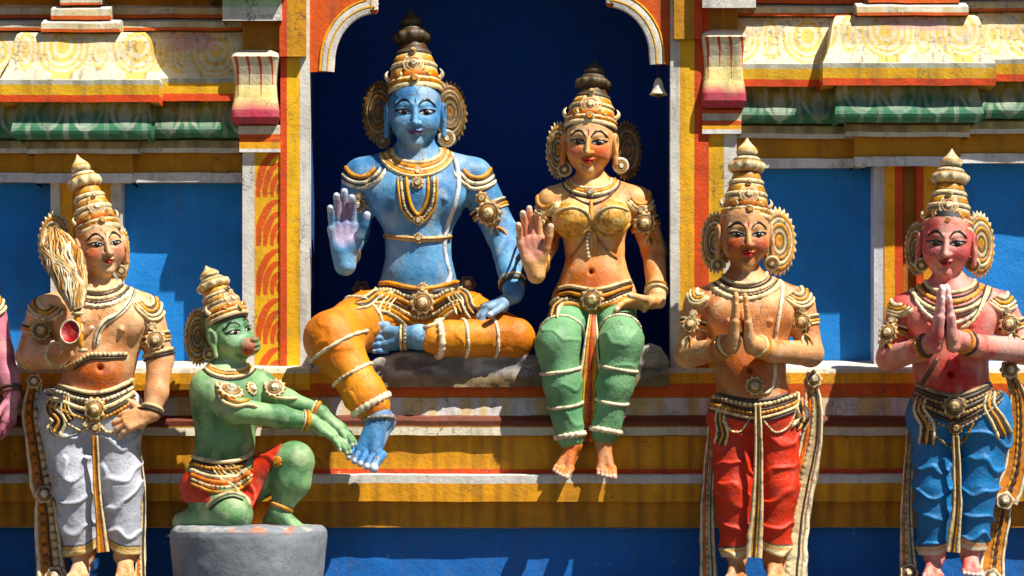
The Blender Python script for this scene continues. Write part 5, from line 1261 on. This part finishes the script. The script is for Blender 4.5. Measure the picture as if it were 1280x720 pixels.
# ------------------------------------------------------------------ seated consort, green trousers
D_top = top('statue', 'seated female statue in green trousers raising a pink palm inside the niche', 'statue', tuple(P(743, 442, .12)))
def make_D():
    f = Fig(D_top, .12, (635, 68, 850, 610, -190, 70)); B = f.B; R = rot(-5, 7, 2)
    H = f.head((737, 182, -10), 74, R, (739, 236, 0), .20)
    f.ell((741, 268, 0), (46, 32, 42), None, 18)
    f.limb([(692, 251, 3), (739, 240, 3), (794, 250, 3)], [18, 20, 18], 16)
    for q, cx in ((-1, 715), (1, 764)): f.ell((cx, 272, -30), (24, 24, 22), None, 8)
    f.limb([(741, 270, 0), (744, 322, 0), (744, 366, 2)], [34, 30, 42], 22)
    f.ell((744, 350, -8), (38, 28, 26), None, 16); f.ell((744, 376, 4), (54, 38, 32), None, 16)
    f.ell((739, 340, -36), (2.6, 6, 3.), None, 5, 's')
    T = B.copy()
    f.limb([(689, 255, 5), (681, 306, 12), (670, 334, -60)], [19, 16, 12], 6)
    f.hand(f.W(669, 337, -66), (-.16, -.06, 1), (0, -1, -.05), (1, 0, .1), f.r(77), curl=(8, 4, 10, 16), thumb=(.9, .5, .35), spread=.02, wr_r=.24)
    f.limb([(797, 254, 5), (818, 314, 6), (821, 370, -36)], [19, 15.5, 11.5], 6)
    f.hand(f.W(819, 378, -44), (-1, -.2, -.04), (.1, -.35, -1), (-.1, -.6, 1), f.r(64), curl=(16, 20, 24, 28), thumb=(.7, .6, 0), spread=.10)
    for hp, kn, an, ff in (((716, 386, 0), (695, 428, -88), (716, 556, -76), (-.37, -.74, -.55)), ((771, 386, 0), (779, 426, -88), (755, 556, -76), (.05, -.8, -.62))):
        f.limb([hp, kn, an], [18, 16, 11], 8); f.foot(f.W(*an), ff, (0, -.65, .8), f.r(58), f.r(11))
    def ex(Cc): f.ell((744, 386, 4), (52, 40, 22), None, 8, F=Cc)
    Cc = pants(f, [([(714, 386, 0), (697, 430, -84), (703, 480, -82), (713, 546, -76)], [24, 25.5, 22.5, 17], 9), ([(770, 386, 0), (777, 428, -84), (769, 480, -82), (757, 540, -76)], [24, 25.5, 21.5, 17], 9)],
               None, ([((700, 400, 0), (714, 550, 0), 28), ((778, 400, 0), (757, 545, 0), 28)], .9, .12), ex)
    zt_ = f.W(0, 372, 0)[2]; Cc.cut(lambda Q: Q[:, 2] - zt_)
    f.C = Cc; f.S = Multi(B, Cc); f.T = T; f.TC = Multi(T, Cc)
    f.finish(C3(236, 184, 126), H, BLACK, C3(226, 86, 76), [((744, 352, -30), (40, 30, 36), C3(220, 112, 60), .85), ((741, 300, -10), (50, 26, 50), C3(226, 150, 84), .5), ((666, 305, -80), (24, 36, 24), C3(224, 150, 140), .8), ((660, 275, -80), (20, 22, 24), C3(206, 110, 100), .6), ((737, 225, -14), (24, 10, 30), C3(220, 130, 70), .5), ((725, 570, -90), (60, 22, 60), C3(206, 96, 56), .5)], C3(238, 210, 190), shade=C3(222, 134, 70))
    f.cloth(Cc, 'trousers', C3(124, 176, 130), lambda V, c: mixc(c, C3(82, 146, 100), sstep(.45, .7, fbm(V * 5 + 2, 2)) * .7))
    f.face(H, T, lip=C3(190, 56, 50), closed=.3, tilak=C3(170, 60, 40))
    f.crown((738, 161, -6), (744, 75, 6), 31, (CREAM, C3(222, 150, 60), C3(216, 104, 40), DARK), dark_top=True, R=R)
    BR = (C3(150, 128, 84), C3(120, 86, 40), C3(120, 70, 30), DARK)  # darker set: shade painted into the right ear disc
    f.fan(f.W(699, 188, 12), nrm(np.array([-.4, -1, .05])), 17, 34, (CREAM, GOLD, ORNG, DARK)); f.fan(f.W(783, 188, 14), nrm(np.array([.4, -1, .05])), 20, 35, BR)
    f.earring(f.W(706, 212, -4), np.array([-.2, -1, 0.]), 9, (CREAM, C3(150, 128, 84), ORNG, DARK)); f.earring(f.W(776, 207, -6), np.array([.2, -1, 0.]), 10, (IVORY, C3(226, 160, 40), ORNG, DARK))
    f.necklace(739, 226, [(25, 10, 0, 2.6, 3., CREAM, None), (29, 14, 0, 2.6, 3., C3(222, 150, 60), None), (33, 18, 0, 2.4, 3.2, CREAM, None), (36, 21, 0, 1.4, 2, DARK, None), (30, 27, 2, 1.8, 2.4, C3(90, 60, 50), 4)], T)
    f.buckle(738, 241, 6.5, T, name='necklace_pendant')
    GT = C3(220, 166, 84)
    # painted bodice cups
    Bd = f.newfield()
    for cx in (715, 764): f.ell((cx, 272.5, -30.5), (24.6, 24.6, 22.4), None, 4, F=Bd)
    zc = f.W(0, 262, 0)[2]; Bd.cut(lambda Q: Q[:, 2] - zc - .18 * np.abs(Q[:, 0] - f.W(740, 0, 0)[0])); Bd.edit(lambda Q, d: d - .0016 * (fbm(Q * 90, 2) - .5) * 2)
    f.cloth(Bd, 'bodice', GT, lambda V, c: mixc(c, C3(226, 196, 128), sstep(.45, .6, fbm(V * 40, 2)) * .8), M_GILD)
    SB = Multi(T, Bd)
    f.lines('bodice_edge', [([(693, 268), (704, 262), (718, 260), (732, 266), (739, 276)], 1.6, 2.4, CREAM), ([(741, 276), (750, 265), (764, 259), (778, 261), (788, 266)], 1.6, 2.4, CREAM), ([(692, 280), (702, 291), (716, 296), (730, 290), (739, 280)], 1.8, 2.6, GT), ([(741, 280), (750, 290), (764, 295), (778, 289), (787, 279)], 1.8, 2.6, GT), ([(739, 250), (739, 262), (739, 278)], 2.6, 2.8, GT)], SB)
    f.lines('waist_chain', [([(737, 286), (730, 300), (721, 313), (714, 322)], 1.5, 2.2, C3(150, 120, 80)), ([(741, 286), (748, 300), (760, 314), (772, 324)], 1.5, 2.2, C3(150, 120, 80)), ([(738, 284), (734, 304), (736, 324)], 3., 3., CREAM, 5), ([(742, 284), (745, 300), (744, 314)], 2., 2.6, GT)], SB)
    f.epaulette(683, 247, 18, 22, 24, Multi(B), n=3); f.epaulette(800, 243, 19, 22, -32, Multi(B), n=3)
    f.armlet((807, 280, 7), (.33, 1), (806, 279), 13, pend=16, cols=(CREAM, C3(206, 140, 60), ORNG, DARK)); f.armlet((686, 276, 7), (-.15, 1), (680, 278), 8)
    f.band('bracelet', [(((821, 364, -32), (.05, 1, -.7)), dict(w=2.6, th=3.2, col=CREAM, F=B, L=24)), (((820, 359, -29), (.05, 1, -.7)), dict(w=1.8, th=2.4, col=GOLD, F=B, L=24))])
    f.band('bracelet', [(((671, 330, -50), (-.1, .4, -1)), dict(w=2.4, th=3., col=GOLD, F=B, L=24))])
    hip = lambda dy, sag: [(697, 370 + dy), (712, 366 + dy + sag * .4), (726, 368 + dy + sag * .8), (742, 370 + dy + sag), (760, 367 + dy + sag * .8), (775, 362 + dy + sag * .4), (790, 358 + dy)]
    f.lines('belt', [(hip(-8, 0), 2.6, 4., CREAM), (hip(-4, 0), 1.4, 3., DARK), (hip(0, 1), 3., 4.6, C3(206, 140, 60)), (hip(4, 2), 1.4, 3., DARK), (hip(8, 3), 2.6, 4.2, CREAM, 5), (hip(13, 4), 3., 4., C3(206, 140, 60))], f.TC)
    f.buckle(740, 374, 13, f.TC, cols=(CREAM, C3(206, 140, 60), ORNG, DARK)); f.scroll([(704, 376), (694, 384), (690, 396)], 7, surf=f.TC)
    f.ribbon([(741, 394, -70), (739, 430, -84), (737, 480, -82), (736, 520, -76), (734, 552, -70)], [5, 9, 14, 14, 12], [(0, 1., 2.2, C3(214, 120, 50), None), (-.85, .16, 3.6, IVORY, None), (-.5, .16, 3.2, C3(214, 150, 60), None), (.0, .25, 3.2, C3(196, 66, 34), None), (.85, .16, 3.4, IVORY, None), (.5, .14, 3.2, C3(222, 170, 70), None)], name='centre_sash')
    f.ribbon([(742, 398, -66), (744, 440, -78), (744, 490, -76), (739, 530, -70)], [4, 6, 7, 6], [(0, 1., 2.2, C3(222, 160, 60), None), (-.8, .2, 3.4, IVORY, None), (.8, .2, 3.4, IVORY, None)], name='centre_sash')
    for kn, an, o in (((696, 428, -88), (714, 546, -76), -1), ((778, 426, -88), (757, 540, -76), 1)):
        at_ = lambda t: tuple(kn[i] + (an[i] - kn[i]) * t for i in range(3)); ax = (an[0] - kn[0], an[1] - kn[1], an[2] - kn[2])
        f.band('trouser_band', [ringband(f, at_(.30), (ax[0] / 120, 1, -.1), Cc, droop=.22), ringband(f, at_(.66), (ax[0] / 120, 1, -.1), Cc, droop=.3), ringband(f, at_(.985), (ax[0] / 120, 1, 0), Cc, w=4.2, h=4, bead=7), ringband(f, (kn[0] + o * 1, 410, -62), (0, .62, -.8), Cc, w=2.2)])
make_D()

# ------------------------------------------------------------------ kneeling green monkey statue on its pedestal
B_top = top('statue', 'green kneeling monkey statue reaching for a blue foot, on a grey drum', 'statue', tuple(P(300, 660, -.37)))
def make_B():
    f = Fig(B_top, -.37, (205, 325, 470, 672, -150, 90), h=.0040); B = f.B; R = rot(48, -3, -14)
    H = f.head((286, 419, 0), 68, R, (283, 458, 4), .24, monkey=True)
    Rt = rot(35)
    f.ell((284, 506, 2), (44, 36, 44), Rt, 18); f.limb([(262, 482, -12), (286, 472, 6), (326, 480, 22)], [21, 19, 17], 16)
    f.limb([(282, 512, 2), (280, 560, 4), (274, 596, 4)], [36, 30, 38], 20); f.ell((284, 556, -8), (30, 26, 24), Rt, 14)
    f.ell((272, 606, 4), (42, 38, 30), None, 14)
    T = B.copy()
    f.limb([(258, 486, -14), (296, 513, -46), (350, 521, -30), (390, 527, -18)], [20, 15.5, 13.5, 10], 7)
    f.hand(f.W(393, 528, -18), (.82, .02, -.56), (-.4, .3, -.8), (.3, -.2, .9), f.r(60), curl=(6, 8, 10, 12), thumb=(.8, .5, .1), spread=.03)
    f.limb([(328, 482, 20), (358, 500, 4), (402, 516, 0)], [16, 13, 10], 7)
    f.hand(f.W(404, 518, 0), (.8, -.1, -.6), (-.4, .2, -.85), (.3, .3, .9), f.r(58), curl=(8, 8, 10, 12), thumb=(.8, .5, .1), spread=.03)
    # kneeling leg
    f.limb([(262, 612, -6), (292, 643, -52)], [32, 24], 10); f.limb([(288, 648, -48), (240, 652, -10), (228, 654, 6)], [21, 15, 12], 8)
    f.foot(f.W(228, 652, 8), (-.5, .7, -.3), (-.4, .5, .7), f.r(46), f.r(12))
    # raised leg
    f.limb([(300, 610, 6), (368, 576, -22)], [28, 23], 10); f.limb([(367, 578, -22), (365, 602, -24), (350, 636, -22)], [25, 22, 13], 8)
    f.foot(f.W(348, 641, -24), (1, -.35, -.2), (.2, -.3, 1), f.r(62), f.r(13))
    def ex(Cc): f.ell((272, 610, 4), (45, 41, 28), None, 12, F=Cc)
    Cc = pants(f, [([(262, 610, -6), (284, 636, -38)], [35, 27], 8), ([(300, 610, 6), (366, 577, -22)], [30, 27.5], 8), ([(322, 612, -20), (318, 640, -26), (312, 655, -36)], [14, 15, 12], 10)], None, ([((240, 600, 0), (310, 640, 0), 30), ((300, 600, 0), (350, 590, 0), 30)], 1.6, .2), ex)
    xk = f.W(346, 0, 0)[0]; zk = f.W(0, 575, 0)[2]; zt_ = f.W(0, 590, 0)[2]; zb = f.W(0, 628, 0)[2]
    Cc.cut(lambda Q: np.maximum(Q[:, 0] - xk - .45 * (Q[:, 2] - zk), np.where(Q[:, 0] < f.W(318, 0, 0)[0], Q[:, 2] - zt_, -1)))
    Cc.cut(lambda Q: np.where(Q[:, 0] < f.W(316, 0, 0)[0], zb - Q[:, 2], -1.) )
    f.C = Cc; f.S = Multi(B, Cc); f.T = T; f.TC = Multi(T, Cc)
    f.finish(C3(136, 176, 124), H, C3(40, 66, 42), None, [((310, 432, -30), (13, 10, 40), C3(196, 66, 60), .95), ((300, 416, -30), (24, 26, 30), C3(130, 190, 150), .5), ((280, 545, -20), (36, 30, 40), C3(84, 136, 80), .5), ((420, 545, -20), (40, 30, 40), C3(150, 186, 140), .6), ((292, 648, -60), (20, 16, 20), C3(110, 150, 100), .5)], C3(214, 220, 196), shade=C3(62, 118, 78))
    f.cloth(Cc, 'loincloth', C3(214, 70, 50), lambda V, c: mixc(c, C3(226, 130, 110), sstep(.45, .7, fbm(V * 6 + 2, 2)) * .7))
    f.face(H, T, lips=False, closed=.35, iris=C3(20, 14, 12), brow=C3(24, 36, 26), eye=C3(196, 200, 180))
    f.crown((284, 401, -2), (257, 332, 6), 27, R=R)
    f.fan(f.W(248, 421, 16), nrm(np.array([-.1, -1, .05])), 17, 34); f.earring(f.W(262, 443, -10), np.array([.1, -1, 0.]), 8)
    f.necklace(286, 454, [(24, 10, 0, 2.8, 3.2, CREAM, None), (28, 14, 0, 2.6, 3., GOLD, None), (32, 18, 0, 2.6, 3.4, CREAM, None), (35, 21, 0, 1.4, 2., DARK, None)], T)
    SG = Multi(B)
    for (x, y, r_) in ((288, 490, 15), (344, 486, 12), (314, 486, 8)):
        mb = MB(); f.disc_on(mb, (x, y), SG, r_, petals=12, cols=(IVORY, GOLD, ORNG, DARK)); mb.build('arm_medallion', M_GILD, B_top)
    f.lines('shoulder_ornament', [([(270, 478), (278, 500), (294, 508), (308, 506), (322, 509)], 2.6, 3.4, CREAM), ([(274, 478), (282, 496), (298, 503), (312, 500)], 2., 3., GOLD), ([(330, 478), (340, 495), (356, 498), (372, 498)], 2.4, 3.2, CREAM)], SG)
    f.band('bracelet', [(((384, 526, -20), (1, .15, .3)), dict(w=3., th=3.2, col=GOLD, F=B, L=24)), (((379, 525, -22), (1, .15, .3)), dict(w=1.5, th=2.4, col=CREAM, F=B, L=24))])
    f.band('bracelet', [(((396, 514, 1), (1, .35, -.1)), dict(w=3., th=3.2, col=GOLD, F=B, L=24)), (((392, 513, 1), (1, .35, -.1)), dict(w=1.5, th=2.4, col=CREAM, F=B, L=24))])
    f.band('anklet', [(((350, 632, -22), (-.4, 1, 0)), dict(w=3., th=3.2, col=GOLD, F=B, L=26))])
    hip = lambda dy, sag: [(238, 572 + dy), (252, 576 + dy + sag * .5), (270, 579 + dy + sag), (290, 578 + dy + sag), (308, 572 + dy + sag * .5), (316, 566 + dy)]
    f.lines('belt', [(hip(-2, 0), 3., 4.6, CREAM), (hip(3, 0), 1.6, 3., DARK), (hip(7, 1), 3.2, 5., C3(206, 140, 50), 5), (hip(12, 2), 1.6, 3., DARK), (hip(16, 3), 3., 5., CREAM), (hip(21, 4), 3.2, 4.4, C3(214, 120, 50)), (hip(26, 5), 2.4, 4.2, CREAM, 5), (hip(31, 6), 2.0, 3.6, GOLD)], f.TC)
    f.scroll([(268, 580), (278, 596), (292, 602), (304, 612)], 7, surf=f.TC); f.scroll([(282, 578), (294, 590), (306, 600)], 6, surf=f.TC)
    f.lines('loincloth_hem', [([(258, 634), (272, 622), (290, 617), (306, 622), (312, 632)], 2.4, 3.2, CREAM), ([(262, 638), (274, 627), (290, 622), (304, 626)], 1.2, 2.4, DARK)], f.S)
    f.buckle(347, 577, 6, f.S, name='loincloth_knot', cols=(C3(222, 160, 60), GOLD, ORNG, ORNG))
make_B()

# ------------------------------------------------------------------ pedestal, rock seat, bell
def rough(mb, V, F, base, alt, amp, sc):
    n = fbm(V * sc + 1, 4); c = mixc(np.tile(base, (len(V), 1)), alt, sstep(.42, .66, fbm(V * sc * .7 + 9, 3)))
    mb.add(V, F, c)
PD = top('pedestal', 'round dark grey stone drum under the kneeling monkey statue', 'pedestal', tuple(P(311, 737, -.37)))
def make_pedestal():
    s_ = (D - .42) / (300. * D); c = P(311, 737, -.37); r_ = 98 * s_; hgt = (737 - 657) * s_
    prof = [(0, .93), (.15, .95), (.3, .97), (.5, .985), (.7, 1.0), (.84, 1.005), (.92, .995), (.97, .965), (1.0, .92), (1.012, .85), (1.02, .7), (1.03, .4), (1.03, .02)]
    hs = np.interp(np.linspace(0, 1, 60), np.linspace(0, 1, len(prof)), [p[0] for p in prof]); rs = np.interp(np.linspace(0, 1, 60), np.linspace(0, 1, len(prof)), [p[1] for p in prof])
    th = np.linspace(0, 2 * PI, 160, endpoint=False); A, Bq = np.meshgrid(np.arange(60), th, indexing='ij')
    X = c[0] + np.cos(Bq) * rs[A] * r_; Y = c[1] + np.sin(Bq) * rs[A] * r_; Z = c[2] + hs[A] * hgt
    V = np.stack([X, Y, Z], -1).reshape(-1, 3); n = (fbm(V * 14, 4) - .5); d = V - c; d[:, 2] = 0; V = V + nrm(d) * (n * .012)[:, None]; V[:, 2] += n * .012
    mb = MB(); F = gridfaces(60, 160, False, True)
    base = np.tile(C3(122, 130, 140), (len(V), 1)); cc = mixc(base, C3(142, 148, 156), sstep(.4, .65, fbm(V * 9 + 4, 3))); 
    rim = (A.ravel() > 30) & (fbm(V * 26 + 8, 3) > .60); cc = mixc(cc, C3(186, 182, 172), rim * .6)
    drip = sstep(.86, .97, hs[A].ravel()) * sstep(.52, .62, fbm(V * np.array([22, 22, 5]) + 2, 2)) * (X.ravel() > c[0] - .05) * (X.ravel() < c[0] + .2); cc = mixc(cc, C3(206, 110, 60), drip * .7)
    mb.add(V, F, cc); mb.build('drum', M_DRUM, PD)
make_pedestal()
RK = top('rock_seat', 'rough grey rock slab that the two seated statues sit on', 'rock', tuple(P(650, 480, .1)))
def make_rock():
    nx, ny, nz = 150, 46, 12; mb = MB()
    X0, X1 = P(458, 0, -.08)[0], P(836, 0, -.08)[0]; Y0, Y1 = -.085, .62
    def topz(x, y):
        px = 640 + (x * 300 * D / (D + y)); t = np.interp(px, [458, 470, 500, 560, 660, 700, 780, 800, 812, 826, 838], [458, 448, 441, 440, 443, 446, 446, 434, 429, 434, 452])
        return (600 - t) / 300.
    zb = P(0, 484, -.08)[2]
    u = np.linspace(0, 1, nx); 
    prof = [(0, 0)] + [(0, t) for t in np.linspace(.1, .9, 9)] + [(.015, .97), (.04, 1.)] + [(t, 1.) for t in np.linspace(.08, 1, 24)]
    V = []
    for (a, b) in prof:
        x = X0 + (X1 - X0) * u; y = np.full(nx, Y0 + (Y1 - Y0) * a); zt_ = topz(x, y); V.append(np.stack([x, y, zb + (zt_ - zb) * b], -1))
    V = np.array(V).transpose(1, 0, 2).reshape(-1, 3); n = fbm(V * np.array([9, 9, 22]) + 2, 4) - .5; n2 = fbm(V * 40, 3) - .5
    V[:, 1] += n * .05 + n2 * .012 ; V[:, 2] += (n * .03 + n2 * .01) * (V[:, 2] > zb + .03)
    v = (V[:, 2] - zb) / .14
    c = mixc(np.tile(C3(124, 120, 120), (len(V), 1)), C3(176, 170, 166), sstep(.4, .65, fbm(V * np.array([7, 7, 16]) + 5, 4)))
    c = mixc(c, C3(60, 56, 56), sstep(.55, .7, fbm(V * np.array([5, 5, 24]) + 15, 3)) * .8)
    c = mixc(c, C3(132, 108, 62), sstep(.42, .28, v + n * .2) * .8)
    mb.add(V, gridfaces(nx, len(prof)), c)
    for e in (0, nx - 1):
        q = V.reshape(nx, len(prof), 3)[e]; b = q.copy(); b[:, 1] = Y1; mb.add(np.concatenate([q, b]), gridfaces(2, len(prof)), C3(100, 96, 94))
    mb.build('slab', M_STONE, RK)
make_rock()
BL = top('bell', 'small white bell hanging under the right end of the niche arch', 'bell', tuple(P(823, 96, .05)))
def make_bell():
    c = P(823, 119, .05); s_ = 1 / 300.; mb = MB()
    lathe(mb, c, np.array([0, 0, 1.]), [(1.5 * s_, 7 * s_, DARK), (0, 10.8 * s_, IVORY), (1.5 * s_, 11.2 * s_, IVORY), (4 * s_, 9.2 * s_, IVORY), (9 * s_, 6.8 * s_, WHITE), (15 * s_, 5.6 * s_, IVORY), (19 * s_, 4.2 * s_, IVORY), (21.5 * s_, 2 * s_, IVORY), (22 * s_, .3 * s_, IVORY)], 28)
    mb.build('bell_cup', M_WALL, BL); mb = MB(); ball(mb, c + np.array([0, 0, -1.4 * s_]), 2.6 * s_, C3(90, 80, 66), 10, 8); mb.build('clapper', M_GILD, BL)
    mb = MB(); p = np.array([c + np.array([0, 0, 21 * s_]), c + np.array([0, 0, 41 * s_])]); sweep(mb, p, np.tile([0, -1., 0], (2, 1)), .5 * s_, .5 * s_, DARK, False, 6); mb.build('hanger', M_GILD, BL)
make_bell()
# ------------------------------------------------------------------ ground, light, camera
mb = MB(); g = 3000.; zg = -6.
xs = np.linspace(-g, g, 21); A, B = np.meshgrid(xs, xs, indexing='ij')
mb.add(np.stack([A, B, np.full_like(A, zg)], -1).reshape(-1, 3), gridfaces(21, 21), C3(92, 84, 60))
go = mb.build('ground', M_EARTH, None, False); go['kind'] = 'structure'; go['label'] = 'dark earth far below the temple front'
sun_v = np.array([1.2, -1.0, 2.44]); sun_v /= np.linalg.norm(sun_v)
el = math.asin(sun_v[2])
w = bpy.data.worlds.new('World'); SC.world = w; w.use_nodes = True
nt = w.node_tree; bg = nt.nodes['Background']
sky = nt.nodes.new('ShaderNodeTexSky'); sky.sky_type = 'NISHITA'; sky.sun_disc = False
sky.air_density = .7; sky.dust_density = .3; sky.ozone_density = 1.5; sky.sun_elevation = el; sky.sun_rotation = math.atan2(sun_v[0], sun_v[1])
nt.links.new(sky.outputs[0], bg.inputs[0]); bg.inputs[1].default_value = .05
ld = bpy.data.lights.new('sun', 'SUN'); ld.energy = 5.0; ld.angle = math.radians(.5); ld.color = (1, .93, .80)
lo = bpy.data.objects.new('sun', ld); COL.objects.link(lo)
from mathutils import Vector
lo.rotation_euler = Vector(sun_v).to_track_quat('Z', 'Y').to_euler(); lo.location = tuple(sun_v * 20)
cd = bpy.data.cameras.new('camera'); cam = bpy.data.objects.new('camera', cd); COL.objects.link(cam)
cam.location = (0, -D, 0); cam.rotation_euler = (PI / 2, 0, 0)
cd.sensor_width = 36; cd.lens = 36 * 300 * D / 1280.; cd.shift_y = (CY - 360) / 1280.; cd.shift_x = 0
cd.clip_end = 6000; SC.camera = cam
SC.view_settings.view_transform = 'Standard'; SC.view_settings.look = 'None'; SC.view_settings.gamma = 1; SC.view_settings.exposure = .78
